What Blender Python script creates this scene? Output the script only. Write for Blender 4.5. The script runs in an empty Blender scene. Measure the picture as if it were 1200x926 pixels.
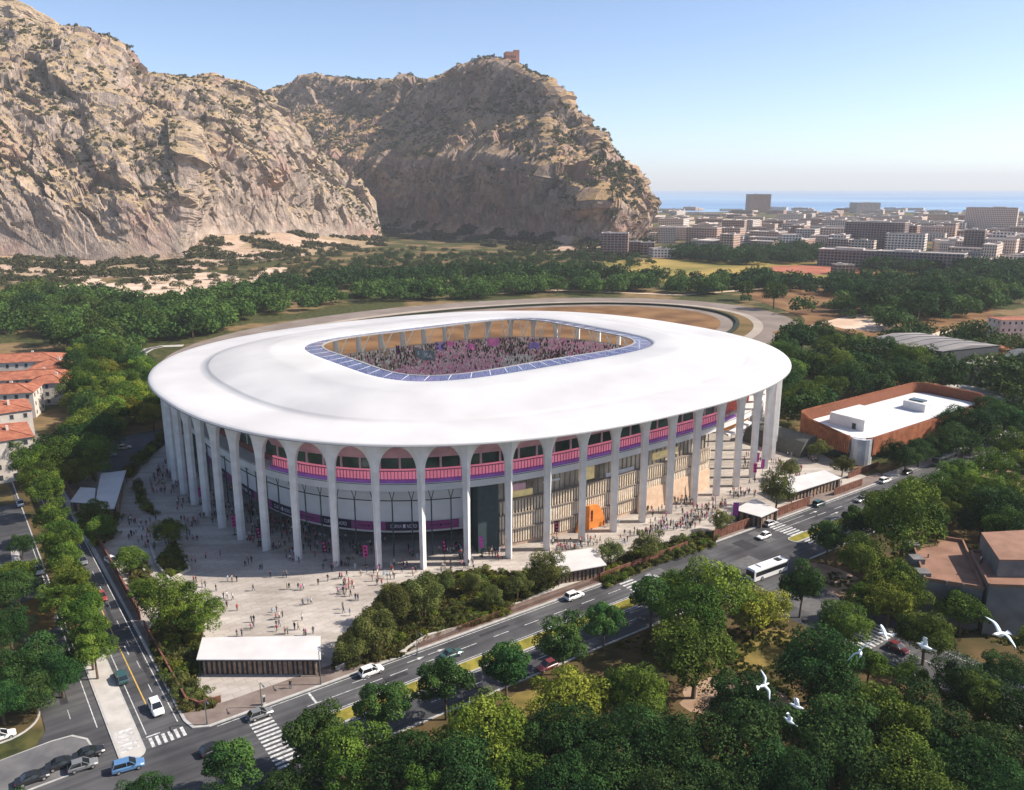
import bpy, bmesh, math, random
import numpy as np
from mathutils import Vector, Matrix

random.seed(7)
RNG = np.random.default_rng(7)
scene = bpy.context.scene
COL = scene.collection
PI = math.pi

# ------------------------------------------------------------------ camera, light, exposure
F, CAM_H, PITCH = 963.0, 85.0, math.radians(14.2)
cam = bpy.data.cameras.new('camera')
cam.sensor_width = 36.0
cam.lens = 36.0 * F / 1200.0
cam.clip_start = 0.5
cam.clip_end = 90000
cam_o = bpy.data.objects.new('camera', cam)
COL.objects.link(cam_o)
cam_o.location = (0, 0, CAM_H)
cam_o.rotation_euler = (PI / 2 - PITCH, 0, 0)
scene.camera = cam_o

SUN_AZ, SUN_EL = math.radians(2.0), math.radians(39.0)      # azimuth from +X towards +Y
sd = Vector((math.cos(SUN_EL) * math.cos(SUN_AZ), math.cos(SUN_EL) * math.sin(SUN_AZ), math.sin(SUN_EL)))
sun = bpy.data.lights.new('sun', 'SUN')
sun.energy = 4.8
sun.angle = math.radians(0.5)
sun.color = (1.0, 0.91, 0.80)
sun_o = bpy.data.objects.new('sun', sun)
COL.objects.link(sun_o)
sun_o.location = (300, 50, 400)
sun_o.rotation_euler = sd.to_track_quat('Z', 'Y').to_euler()

world = bpy.data.worlds.new('World')
scene.world = world
world.use_nodes = True
nt = world.node_tree
bg = nt.nodes['Background']
sky = nt.nodes.new('ShaderNodeTexSky')
sky.sky_type = 'NISHITA'
sky.sun_disc = False
sky.sun_elevation = SUN_EL
sky.sun_rotation = PI / 2 - SUN_AZ
sky.air_density = 0.6
sky.dust_density = 0.7
sky.ozone_density = 1.2
nt.links.new(sky.outputs[0], bg.inputs[0])
bg.inputs[1].default_value = 0.13
scene.view_settings.view_transform = 'Standard'
scene.view_settings.look = 'None'
scene.view_settings.exposure = 0.72
scene.view_settings.gamma = 1.0
scene.view_settings.use_curve_mapping = False
scene.render.engine = 'CYCLES'
scene.cycles.use_denoising = True
scene.cycles.max_bounces = 6
scene.cycles.diffuse_bounces = 2
scene.cycles.glossy_bounces = 2
scene.cycles.transmission_bounces = 3
scene.cycles.transparent_max_bounces = 6
scene.cycles.volume_bounces = 0

# ------------------------------------------------------------------ pixel of the photo -> place in the world
def ray(px, py):
    u = (px - 600.0) / F; v = (463.0 - py) / F
    return (u, math.cos(PITCH) + v * math.sin(PITCH), -math.sin(PITCH) + v * math.cos(PITCH))
def G(px, py, z=0.0):
    r = ray(px, py); t = (z - CAM_H) / r[2]
    return (r[0] * t, r[1] * t)
def at_depth(px, py, Y):
    r = ray(px, py); t = Y / r[1]
    return (r[0] * t, Y, CAM_H + r[2] * t)
def W2P(x, y, z):
    z -= CAM_H
    d = y * math.cos(PITCH) - z * math.sin(PITCH)
    h = y * math.sin(PITCH) + z * math.cos(PITCH)
    return 600 + F * x / d, 463 - F * h / d, d
# road frame: s along the avenue, o across it towards the viewer
RA = math.radians(35.7)
def S(s, o):
    return (-19.3 + s * math.cos(RA) + o * math.sin(RA), 138.1 + s * math.sin(RA) - o * math.cos(RA))
def toS(x, y):
    dx, dy = x + 19.3, y - 138.1
    return dx * math.cos(RA) + dy * math.sin(RA), dx * math.sin(RA) - dy * math.cos(RA)

# ------------------------------------------------------------------ tags
def tag(o, label=None, cat=None, group=None, kind=None):
    if label: o['label'] = label
    if cat: o['category'] = cat
    if group: o['group'] = group
    if kind: o['kind'] = kind
    return o
def empty(name, loc=(0, 0, 0), rz=0.0, label=None, cat=None, group=None):
    o = bpy.data.objects.new(name, None)
    o.empty_display_size = 0.5
    COL.objects.link(o); o.location = loc; o.rotation_euler = (0, 0, rz)
    return tag(o, label, cat, group)
def copy_tree(o, parent=None):
    c = o.copy(); COL.objects.link(c)
    if parent is not None: c.parent = parent
    for ch in o.children: copy_tree(ch, c)
    return c

# ------------------------------------------------------------------ materials
MATS = {}
def _n(t, k, **kw):
    n = t.nodes.new(k)
    for a, b in kw.items(): setattr(n, a, b)
    return n
def mat(name, col, rough=0.75, var=0.25, scale=1.0, col2=None, bump=0.0, bscale=None, metal=0.0, emit=None, estr=0.0, coord='Object', spec=0.3, detail=4.0):
    m = bpy.data.materials.new(name); m.use_nodes = True
    t = m.node_tree; b = t.nodes['Principled BSDF']
    b.inputs['Roughness'].default_value = rough
    b.inputs['Metallic'].default_value = metal
    b.inputs['Specular IOR Level'].default_value = spec
    tc = _n(t, 'ShaderNodeTexCoord')
    if var > 0 or col2:
        nz = _n(t, 'ShaderNodeTexNoise'); nz.inputs['Scale'].default_value = scale; nz.inputs['Detail'].default_value = detail
        t.links.new(tc.outputs[coord], nz.inputs['Vector'])
        rp = _n(t, 'ShaderNodeValToRGB')
        c2 = col2 or tuple(min(1, c * (1 + var)) for c in col)
        c1 = col if col2 else tuple(c * (1 - var) for c in col)
        rp.color_ramp.elements[0].position = 0.36; rp.color_ramp.elements[1].position = 0.64
        rp.color_ramp.elements[0].color = (*c1, 1); rp.color_ramp.elements[1].color = (*c2, 1)
        t.links.new(nz.outputs['Fac'], rp.inputs[0]); t.links.new(rp.outputs[0], b.inputs['Base Color'])
    else:
        b.inputs['Base Color'].default_value = (*col, 1)
    if bump > 0:
        n2 = _n(t, 'ShaderNodeTexNoise'); n2.inputs['Scale'].default_value = bscale or scale * 4; n2.inputs['Detail'].default_value = 6
        t.links.new(tc.outputs[coord], n2.inputs['Vector'])
        bp = _n(t, 'ShaderNodeBump'); bp.inputs['Strength'].default_value = bump; bp.inputs['Distance'].default_value = 0.3
        t.links.new(n2.outputs['Fac'], bp.inputs['Height']); t.links.new(bp.outputs[0], b.inputs['Normal'])
    if emit:
        b.inputs['Emission Color'].default_value = (*emit, 1); b.inputs['Emission Strength'].default_value = estr
    MATS[name] = m
    return m

# ------------------------------------------------------------------ mesh helpers
class MB:
    def __init__(s): s.v = []; s.f = []; s.mi = []
    def add(s, vs, fs, mi=0):
        k = len(s.v); s.v.extend([tuple(p) for p in vs])
        for f in fs: s.f.append(tuple(i + k for i in f)); s.mi.append(mi)
        return s
    def box(s, c, d, rz=0.0, mi=0, taper=1.0):
        x, y, z = d[0] / 2, d[1] / 2, d[2] / 2
        ca, sa = math.cos(rz), math.sin(rz); vs = []
        for dz, k in ((-z, 1.0), (z, taper)):
            for dx, dy in ((-x, -y), (x, -y), (x, y), (-x, y)):
                dx *= k; dy *= k
                vs.append((c[0] + dx * ca - dy * sa, c[1] + dx * sa + dy * ca, c[2] + dz))
        return s.add(vs, [(3, 2, 1, 0), (4, 5, 6, 7), (0, 1, 5, 4), (1, 2, 6, 5), (2, 3, 7, 6), (3, 0, 4, 7)], mi)
    def prism(s, poly, z0, z1, mi=0, mtop=None, inset=0):
        n = len(poly)
        a = sum(poly[i][0] * poly[(i + 1) % n][1] - poly[(i + 1) % n][0] * poly[i][1] for i in range(n))
        if a < 0: poly = poly[::-1]
        vs = [(p[0], p[1], z0) for p in poly] + [(p[0], p[1], z1) for p in poly]
        s.add(vs, [(i, (i + 1) % n, n + (i + 1) % n, n + i) for i in range(n)], mi)
        s.add([(p[0], p[1], z1) for p in poly], [tuple(range(n))], mi if mtop is None else mtop)
        s.add([(p[0], p[1], z0) for p in poly], [tuple(range(n))[::-1]], mi)
        return s
    def tube(s, pts, r, n=6, mi=0, cap=True):
        rs = r if isinstance(r, (list, tuple)) else [r] * len(pts)
        P = [Vector(p) for p in pts]; vs = []
        for i, p in enumerate(P):
            d = (P[min(i + 1, len(P) - 1)] - P[max(i - 1, 0)])
            d = d.normalized() if d.length > 1e-6 else Vector((0, 0, 1))
            a = Vector((1, 0, 0)) if abs(d.x) < 0.8 else Vector((0, 1, 0))
            e1 = d.cross(a).normalized(); e2 = d.cross(e1)
            for k in range(n):
                t = 2 * PI * k / n
                vs.append(p + (e1 * math.cos(t) + e2 * math.sin(t)) * rs[i])
        fs = []
        for i in range(len(P) - 1):
            for k in range(n):
                a, b = i * n + k, i * n + (k + 1) % n
                fs.append((a, a + n, b + n, b))
        if cap: fs.append(tuple(range(n))); fs.append(tuple(range((len(P) - 1) * n, len(P) * n))[::-1])
        return s.add(vs, fs, mi)
    def loft(s, rings, closed=True, mi=0, cap=False):
        n = len(rings[0]); vs = [p for r in rings for p in r]; fs = []
        for i in range(len(rings) - 1):
            for k in range(n if closed else n - 1):
                a, b = i * n + k, i * n + (k + 1) % n
                fs.append((a, b, b + n, a + n))
        if cap: fs.append(tuple(range(n))[::-1]); fs.append(tuple(range((len(rings) - 1) * n, len(rings) * n)))
        return s.add(vs, fs, mi)
    def mesh(s, name, mats, smooth=False, uv=False):
        me = bpy.data.meshes.new(name)
        me.from_pydata(s.v, [], s.f)
        for m in mats: me.materials.append(m)
        if len(mats) > 1: me.polygons.foreach_set('material_index', s.mi)
        if smooth: me.polygons.foreach_set('use_smooth', [True] * len(s.f))
        if uv:
            L = me.uv_layers.new(name='UVMap')
            for p in me.polygons:
                nx, ny, nz = p.normal
                if abs(nz) > 0.7: fx = lambda q: (q[0], q[1])
                else:
                    l = math.hypot(nx, ny) or 1; tx, ty = -ny / l, nx / l
                    fx = lambda q: (q[0] * tx + q[1] * ty, q[2])
                for li in p.loop_indices:
                    L.data[li].uv = fx(me.vertices[me.loops[li].vertex_index].co)
        me.update()
        return me
    def build(s, name, mats, parent=None, smooth=False, uv=False, loc=None, rz=0.0):
        if not isinstance(mats, (list, tuple)): mats = [mats]
        o = bpy.data.objects.new(name, s.mesh(name, mats, smooth, uv))
        COL.objects.link(o)
        if parent is not None: o.parent = parent
        if loc is not None: o.location = loc; o.rotation_euler = (0, 0, rz)
        return o
def np_mesh(name, V, Fc, mats, tint=None, mi=None, smooth=False, attr='tint', colors=None):
    V = np.asarray(V, np.float32); Fc = np.asarray(Fc, np.int32)
    me = bpy.data.meshes.new(name)
    n, k = Fc.shape
    me.vertices.add(len(V)); me.vertices.foreach_set('co', V.ravel())
    me.loops.add(n * k); me.loops.foreach_set('vertex_index', Fc.ravel())
    me.polygons.add(n); me.polygons.foreach_set('loop_start', np.arange(0, n * k, k, dtype=np.int32))
    me.polygons.foreach_set('loop_total', np.full(n, k, np.int32))
    for m in mats: me.materials.append(m)
    if mi is not None: me.polygons.foreach_set('material_index', np.asarray(mi, np.int32))
    me.polygons.foreach_set('use_smooth', np.full(n, smooth, bool))
    if tint is not None:
        a = me.attributes.new(attr, 'FLOAT', 'FACE'); a.data.foreach_set('value', np.asarray(tint, np.float32))
    if colors is not None:
        a = me.attributes.new('col', 'FLOAT_COLOR', 'FACE'); a.data.foreach_set('color', np.asarray(colors, np.float32).ravel())
    me.update(calc_edges=True); me.validate()
    return me
def link(name, me, parent=None, loc=None, rz=None, sc=None):
    o = bpy.data.objects.new(name, me); COL.objects.link(o)
    if parent is not None: o.parent = parent
    if loc is not None: o.location = loc
    if rz is not None: o.rotation_euler = (0, 0, rz)
    if sc is not None: o.scale = sc
    return o
def sheet(name, poly, z, m, kind='structure', **kw):
    b = MB(); n = len(poly)
    a = sum(poly[i][0] * poly[(i + 1) % n][1] - poly[(i + 1) % n][0] * poly[i][1] for i in range(n))
    if a < 0: poly = poly[::-1]
    b.add([(p[0], p[1], z) for p in poly], [tuple(range(n))])
    o = b.build(name, m); tag(o, kind=kind, **kw)
    return o
def pxpoly(pts, z=0.0): return [G(x, y, z) for x, y in pts]
def inside(p, poly):
    x, y = p; c = False; n = len(poly)
    for i in range(n):
        x1, y1 = poly[i]; x2, y2 = poly[(i + 1) % n]
        if (y1 > y) != (y2 > y) and x < (x2 - x1) * (y - y1) / (y2 - y1) + x1: c = not c
    return c

def organic(poly, amp=0.12, rounds=3, seed=1):
    """the outline with rounded corners and an uneven edge"""
    P = [tuple(p) for p in poly]; g = random.Random(seed + len(poly) + int(poly[0][0]))
    for k in range(rounds):
        Q = []
        for i in range(len(P)):
            a, b = P[i], P[(i + 1) % len(P)]; L = math.hypot(b[0] - a[0], b[1] - a[1]); j = amp * L
            Q.append((a[0] * .75 + b[0] * .25 + g.uniform(-j, j), a[1] * .75 + b[1] * .25 + g.uniform(-j, j))); Q.append((a[0] * .25 + b[0] * .75 + g.uniform(-j, j), a[1] * .25 + b[1] * .75 + g.uniform(-j, j)))
        P = Q
    return P
# ------------------------------------------------------------------ vectorised noise
_perm = np.random.default_rng(3).permutation(512).astype(np.int64)
_grad = np.random.default_rng(4).normal(0, 1, (512, 3)); _grad /= np.linalg.norm(_grad, axis=1)[:, None]
def pnoise(P):
    I = np.floor(P).astype(np.int64); Fr = P - I
    W = Fr * Fr * Fr * (Fr * (Fr * 6 - 15) + 10); out = 0
    for dx in (0, 1):
        for dy in (0, 1):
            for dz in (0, 1):
                h = _perm[(_perm[(_perm[(I[..., 0] + dx) & 511] + I[..., 1] + dy) & 511] + I[..., 2] + dz) & 511]
                g = _grad[h]
                d = (g * (Fr - np.array([dx, dy, dz]))).sum(-1)
                w = (W[..., 0] if dx else 1 - W[..., 0]) * (W[..., 1] if dy else 1 - W[..., 1]) * (W[..., 2] if dz else 1 - W[..., 2])
                out = out + d * w
    return out * 1.5
def fbm(P, o=4, ridged=False):
    s = 0; a = 1.0; t = 0
    for i in range(o):
        n = pnoise(P * (2.03 ** i) + 17.3 * i)
        if ridged: n = 1 - 2 * np.abs(n)
        s = s + n * a; t += a; a *= 0.5
    return s / t

def facets(P, seed=0, slope=0.9):
    """blocky fractured planes: one tilted facet per cell"""
    g = np.random.default_rng(50 + seed); off = g.random((512, 3)); tl = g.normal(0, 1, (512, 3)); hv = g.uniform(-1, 1, 512)
    sh = P.shape[:-1]; P = P.reshape(-1, 3); I = np.floor(P).astype(np.int64); best = np.full(len(P), 1e9); val = np.zeros(len(P))
    for dx in (-1, 0, 1):
        for dy in (-1, 0, 1):
            for dz in (-1, 0, 1):
                C = I + np.array([dx, dy, dz]); h = _perm[(_perm[(_perm[C[:, 0] & 511] + C[:, 1]) & 511] + C[:, 2]) & 511]
                D = P - (C + off[h]); d = (D * D).sum(1); m = d < best
                best = np.where(m, d, best); val = np.where(m, hv[h] * 0.5 + slope * (D * tl[h]).sum(1), val)
    return val.reshape(sh)
# ================================================================== THE SETTING
# ---- ground
def ground_mat():
    m = bpy.data.materials.new('ground_soil'); m.use_nodes = True
    t = m.node_tree; b = t.nodes['Principled BSDF']; b.inputs['Roughness'].default_value = 0.95
    b.inputs['Specular IOR Level'].default_value = 0.1
    tc = _n(t, 'ShaderNodeTexCoord')
    def noise(sc, det=5):
        n = _n(t, 'ShaderNodeTexNoise'); n.inputs['Scale'].default_value = sc; n.inputs['Detail'].default_value = det
        t.links.new(tc.outputs['Object'], n.inputs['Vector']); return n.outputs['Fac']
    def ramp(f, a, ca, c, cc):
        r = _n(t, 'ShaderNodeValToRGB'); e = r.color_ramp.elements
        e[0].position = a; e[0].color = (*ca, 1); e[1].position = c; e[1].color = (*cc, 1)
        t.links.new(f, r.inputs[0]); return r.outputs[0]
    def mix(f, a, c):
        x = _n(t, 'ShaderNodeMix', data_type='RGBA')
        t.links.new(f, x.inputs[0]); t.links.new(a, x.inputs[6]); t.links.new(c, x.inputs[7]); return x.outputs[2]
    green = ramp(noise(0.35), 0.35, (0.030, 0.038, 0.014), 0.65, (0.085, 0.085, 0.028))
    dry = ramp(noise(0.12), 0.35, (0.15, 0.105, 0.05), 0.7, (0.26, 0.17, 0.085))
    patch = ramp(noise(0.022, 6), 0.50, (0, 0, 0), 0.58, (1, 1, 1))
    t.links.new(mix(patch, green, dry), b.inputs['Base Color'])
    return m
b = MB()
b.add([(-7000, -300, -0.05), (9000, -300, -0.05), (9000, 2950, -0.05), (-7000, 2950, -0.05)], [(0, 1, 2, 3)])
tag(b.build('ground', ground_mat()), kind='structure')

# ---- sea
def sea_mat():
    m = bpy.data.materials.new('sea_water'); m.use_nodes = True
    t = m.node_tree; b = t.nodes['Principled BSDF']; b.inputs['Roughness'].default_value = 0.35
    b.inputs['Specular IOR Level'].default_value = 0.35
    tc = _n(t, 'ShaderNodeTexCoord'); mp = _n(t, 'ShaderNodeMapping')
    mp.inputs['Scale'].default_value = (0.00045, 0.0022, 1)
    t.links.new(tc.outputs['Object'], mp.inputs[0])
    n = _n(t, 'ShaderNodeTexNoise'); n.inputs['Scale'].default_value = 1.0; n.inputs['Detail'].default_value = 6
    t.links.new(mp.outputs[0], n.inputs['Vector'])
    r = _n(t, 'ShaderNodeValToRGB'); e = r.color_ramp.elements
    e[0].position = 0.38; e[0].color = (0.10, 0.235, 0.44, 1); e[1].position = 0.62; e[1].color = (0.27, 0.43, 0.58, 1)
    t.links.new(n.outputs['Fac'], r.inputs[0]); t.links.new(r.outputs[0], b.inputs['Base Color'])
    n2 = _n(t, 'ShaderNodeTexNoise'); n2.inputs['Scale'].default_value = 0.02; n2.inputs['Detail'].default_value = 4
    t.links.new(tc.outputs['Object'], n2.inputs['Vector'])
    bp = _n(t, 'ShaderNodeBump'); bp.inputs['Strength'].default_value = 0.5; bp.inputs['Distance'].default_value = 3
    t.links.new(n2.outputs['Fac'], bp.inputs['Height']); t.links.new(bp.outputs[0], b.inputs['Normal'])
    return m
b = MB()
b.add([(-24000, 2900, -1.5), (34000, 2900, -1.5), (34000, 22000, -1.5), (-24000, 22000, -1.5)], [(0, 1, 2, 3)])
tag(b.build('sea', sea_mat()), kind='structure')

# ---- air
hz = MB(); hz.box((5000, 10900, 198.5), (58600, 22600, 403))
HAZE_D = 0.000072
hm = bpy.data.materials.new('haze_air'); hm.use_nodes = True
ht = hm.node_tree; ht.nodes.remove(ht.nodes['Principled BSDF'])
pv = ht.nodes.new('ShaderNodeVolumePrincipled')
pv.inputs['Color'].default_value = (0.94, 0.97, 1.0, 1); pv.inputs['Density'].default_value = HAZE_D
pv.inputs['Anisotropy'].default_value = 0.0
ht.links.new(pv.outputs[0], ht.nodes['Material Output'].inputs['Volume'])
haze = hz.build('haze', hm); tag(haze, kind='stuff')

# ---- mountains
def rock_mat(name, grass=(0.43, 0.315, 0.185), rock_a=(0.155, 0.125, 0.11), rock_b=(0.47, 0.375, 0.305), pink=(0.36, 0.215, 0.175), scrub=(0.05, 0.055, 0.026)):
    m = bpy.data.materials.new(name); m.use_nodes = True
    t = m.node_tree; b = t.nodes['Principled BSDF']; b.inputs['Roughness'].default_value = 0.95
    b.inputs['Specular IOR Level'].default_value = 0.1
    tc = _n(t, 'ShaderNodeTexCoord'); geo = _n(t, 'ShaderNodeNewGeometry')
    def noise(sc, det=6, zs=1.0, ro=0.6):
        mp = _n(t, 'ShaderNodeMapping'); mp.inputs['Scale'].default_value = (1, 1, zs)
        t.links.new(tc.outputs['Object'], mp.inputs[0])
        n = _n(t, 'ShaderNodeTexNoise'); n.inputs['Scale'].default_value = sc; n.inputs['Detail'].default_value = det; n.inputs['Roughness'].default_value = ro
        t.links.new(mp.outputs[0], n.inputs['Vector']); return n.outputs['Fac']
    def ramp(f, a, ca, c, cc):
        r = _n(t, 'ShaderNodeValToRGB'); e = r.color_ramp.elements
        e[0].position = a; e[0].color = (*ca, 1); e[1].position = c; e[1].color = (*cc, 1)
        t.links.new(f, r.inputs[0]); return r.outputs[0]
    def mix(f, a, c):
        x = _n(t, 'ShaderNodeMix', data_type='RGBA')
        t.links.new(f, x.inputs[0]); t.links.new(a, x.inputs[6]); t.links.new(c, x.inputs[7]); return x.outputs[2]
    def math_(op, a, c):
        x = _n(t, 'ShaderNodeMath', operation=op)
        for i, q in enumerate((a, c)):
            if isinstance(q, (int, float)): x.inputs[i].default_value = q
            else: t.links.new(q, x.inputs[i])
        return x.outputs[0]
    rock = ramp(noise(0.075, 12, 0.7, 0.78), 0.38, rock_a, 0.62, rock_b)
    pk = _n(t, 'ShaderNodeRGB'); pk.outputs[0].default_value = (*pink, 1)
    rock = mix(math_('MULTIPLY', ramp(noise(0.012, 4), 0.5, (0, 0, 0), 0.65, (1, 1, 1)), 0.7), rock, pk.outputs[0])
    gr = ramp(noise(0.06, 6), 0.35, tuple(c * 0.72 for c in grass), 0.62, grass)
    gr = mix(math_('MULTIPLY', ramp(noise(0.14, 10, 1, 0.75), 0.50, (0, 0, 0), 0.62, (1, 1, 1)), 0.75), gr, rock)
    sc_ = ramp(noise(0.2, 3), 0.3, tuple(c * 0.6 for c in scrub), 0.7, tuple(c * 1.5 for c in scrub))
    gr = mix(ramp(noise(0.13, 5), 0.60, (0, 0, 0), 0.65, (1, 1, 1)), gr, sc_)
    sx = _n(t, 'ShaderNodeSeparateXYZ'); t.links.new(geo.outputs['Normal'], sx.inputs[0])
    sl = math_('ADD', sx.outputs['Z'], math_('MULTIPLY', math_('SUBTRACT', noise(0.035, 6), 0.5), 0.9))
    sp = _n(t, 'ShaderNodeSeparateXYZ'); t.links.new(geo.outputs['Position'], sp.inputs[0])
    lz = _n(t, 'ShaderNodeMapRange'); lz.inputs[1].default_value = 14; lz.inputs[2].default_value = 30; lz.inputs[3].default_value = 1; lz.inputs[4].default_value = 0
    t.links.new(sp.outputs['Z'], lz.inputs[0])
    soil = ramp(noise(0.05, 7, 1, 0.7), 0.35, (0.40, 0.27, 0.19), 0.65, (0.62, 0.46, 0.35))
    pm = ramp(noise(0.011, 5, 1, 0.6), 0.46, (0, 0, 0), 0.52, (1, 1, 1))
    gr = mix(math_('MULTIPLY', lz.outputs[0], pm), gr, soil)
    t.links.new(mix(ramp(sl, 0.42, (0, 0, 0), 0.66, (1, 1, 1)), rock, gr), b.inputs['Base Color'])
    n2 = noise(0.22, 10, 0.6, 0.7)
    bp = _n(t, 'ShaderNodeBump'); bp.inputs['Strength'].default_value = 0.8; bp.inputs['Distance'].default_value = 3.5
    t.links.new(n2, bp.inputs['Height']); t.links.new(bp.outputs[0], b.inputs['Normal'])
    return m
def interp(tab, x): return np.interp(x, [p[0] for p in tab], [p[1] for p in tab])
MOUNTS = []
def mountain(name, foot_y, foot_d, crest_y, crest_d, skirt, m, NX=430, prof=None, amp=1.0, seed=0.0, shear=0.5, back=500, x0=None, x1=None):
    xs = np.linspace(foot_y[0][0] if x0 is None else x0, foot_y[-1][0] if x1 is None else x1, NX)
    fy, fd, cy, cd = interp(foot_y, xs), interp(foot_d, xs), interp(crest_y, xs), interp(crest_d, xs)
    ft = np.array([at_depth(x, y, d) for x, y, d in zip(xs, fy, fd)])
    cr = np.array([at_depth(x, y, d) for x, y, d in zip(xs, cy, cd)])
    ft[:, 2] = np.maximum(ft[:, 2], 0.0); cr[:, 2] = np.maximum(cr[:, 2], ft[:, 2] - 0.5)
    rows = []; T = []
    for t in np.linspace(0, 1, 26)[:-1]:                     # gentle talus in front of the cliff
        p = ft.copy(); d = (1 - t) * skirt
        k = (ft[:, 1] - d) / ft[:, 1]
        p[:, 0] *= k; p[:, 1] *= k; p[:, 2] = ft[:, 2] * t ** 1.6 - 0.8 * (1 - t); rows.append(p); T.append(t - 1)
    for t in np.linspace(0, 1, 230):
        a = np.interp(t, [p[0] for p in prof], [p[1] for p in prof]); h = np.interp(t, [p[0] for p in prof], [p[2] for p in prof])
        p = ft + (cr - ft) * a; p[:, 2] = ft[:, 2] + (cr[:, 2] - ft[:, 2]) * h; rows.append(p); T.append(t)
    for t in np.linspace(0, 1, 22)[1:]:
        p = cr.copy(); k = (cr[:, 1] + back * t) / cr[:, 1]; p[:, 0] *= k; p[:, 1] *= k; p[:, 2] = cr[:, 2] * (1 - t ** 1.3) - 2 * t; rows.append(p); T.append(1 + t)
    P = np.stack(rows)                                         # rows x cols x 3
    T = np.array(T)[:, None]
    Q = P.copy(); Q[..., 0] += Q[..., 2] * shear
    # surface normals of the plain shape
    du = np.gradient(P, axis=1); dv = np.gradient(P, axis=0)
    Nn = np.cross(du, dv); Nn /= np.linalg.norm(Nn, axis=-1, keepdims=True) + 1e-9
    hgt = np.maximum(interp([(0, 0), (1, 1)], np.clip((P[..., 2] - ft[None, :, 2]) / 60, 0, 1)), 0.0)
    w = np.where(T < 0, np.clip((T + 1) * 0.10, 0, 0.1), np.clip(0.25 + T * 4, 0, 1)); w = np.where(T > 1, np.clip(1.4 - (T - 1) , 0.1, 1), w)
    w = w * np.clip(hgt + 0.12, 0, 1)
    s1 = fbm(Q * np.array([1 / 170., 1 / 170., 1 / 520.]) + seed, 3, True)
    s2 = fbm(Q * np.array([1 / 55., 1 / 55., 1 / 170.]) + seed + 5, 4, True)
    s3 = fbm(Q * np.array([1 / 19., 1 / 19., 1 / 24.]) + seed + 9, 4, True)
    cl = 1 - np.clip(Nn[..., 2], 0, 1) ** 2                    # cliffs are rougher than slopes
    f1 = facets(Q * np.array([1 / 60., 1 / 60., 1 / 95.]) + seed, 1); f2 = facets(Q * np.array([1 / 20., 1 / 20., 1 / 34.]) + seed, 2); f3 = facets(Q * np.array([1 / 8., 1 / 8., 1 / 11.]) + seed, 3)
    disp = w * amp * (24 * s1 + (4 + 5 * cl) * s2 + (1.0 + 1.2 * cl) * s3 + (4 + 11 * cl) * f1 + (1.8 + 5.5 * cl) * f2 + (0.8 + 2.0 * cl) * f3)
    near_crest = np.clip(np.abs(T - 1) * 6, 0.25, 1)
    disp *= near_crest
    P = P + Nn * disp[..., None]
    P[..., 2] = np.where(T < 0, np.maximum(P[..., 2], -1.0 + 0 * T), P[..., 2])
    R, C = P.shape[:2]
    idx = np.arange(R * C).reshape(R, C)
    Fc = np.stack([idx[:-1, :-1], idx[:-1, 1:], idx[1:, 1:], idx[1:, :-1]], -1).reshape(-1, 4)
    me = np_mesh(name, P.reshape(-1, 3), Fc, [m], smooth=False)
    o = link(name, me); tag(o, kind='structure')
    MOUNTS.append((P, T))
    return o
prof_left = [(0, 0, 0), (0.18, 0.09, 0.22), (0.34, 0.20, 0.42), (0.55, 0.40, 0.62), (0.8, 0.72, 0.86), (1, 1, 1)]
mountain('mountain',
    [(-330, 300), (-100, 300), (0, 300), (50, 303), (100, 306), (150, 305), (215, 302), (240, 277), (340, 273), (400, 279), (437, 277), (452, 279)],
    [(-330, 860), (-100, 900), (0, 930), (50, 945), (100, 955), (150, 960), (215, 985), (240, 1100), (340, 1230), (400, 1330), (437, 1400), (452, 1420)],
    [(-330, -90), (-100, 0), (-30, 18), (0, 24), (30, 27), (60, 33), (100, 36), (130, 52), (150, 74), (165, 86), (190, 88), (225, 92), (250, 89), (265, 96), (285, 98), (310, 113), (340, 148), (375, 188), (405, 214), (425, 236), (437, 257), (447, 276), (452, 281)],
    [(-330, 1200), (0, 1270), (100, 1310), (225, 1380), (300, 1440), (400, 1490), (437, 1470), (452, 1440)],
    230, rock_mat('left_rock'), NX=900, prof=prof_left, shear=0.6, seed=2.0)
prof_right = [(0, 0, 0), (0.07, 0.05, 0.05), (0.28, 0.09, 0.38), (0.36, 0.20, 0.45), (0.62, 0.62, 0.66), (0.70, 0.70, 0.74), (0.84, 0.80, 0.93), (1, 1, 1)]
mountain('mountain',
    [(290, 248), (320, 252), (440, 262), (480, 268), (560, 276), (600, 280), (650, 285), (700, 289), (728, 288), (748, 285), (762, 286)],
    [(290, 1930), (320, 1880), (440, 1740), (480, 1660), (560, 1500), (600, 1400), (650, 1290), (700, 1225), (728, 1240), (748, 1300), (762, 1340)],
    [(290, 122), (305, 117), (322, 106), (345, 97), (365, 90), (400, 92), (440, 97), (490, 98), (512, 95), (530, 87), (560, 75), (578, 71), (600, 79), (622, 86), (641, 92), (652, 108), (672, 136), (682, 155), (696, 167), (712, 180), (730, 192), (742, 206), (749, 226), (752, 252), (756, 276), (762, 287)],
    [(290, 2400), (345, 2350), (440, 2230), (510, 2080), (560, 1920), (620, 1740), (655, 1620), (700, 1520), (730, 1480), (748, 1440), (762, 1400)],
    260, rock_mat('right_rock', grass=(0.41, 0.27, 0.13), rock_a=(0.125, 0.10, 0.09), rock_b=(0.40, 0.30, 0.235)), NX=900, prof=prof_right, shear=-0.35, seed=11.0)
mountain('mountain', [(-400, 200), (150, 200)], [(-400, 1700), (150, 1700)],
    [(-400, -120), (-100, -40), (0, -2), (22, 2), (45, 15), (60, 24), (100, 60), (150, 120)], [(-400, 1850), (150, 1850)],
    100, rock_mat('far_rock'), NX=160, prof=prof_left, seed=21.0)

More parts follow.
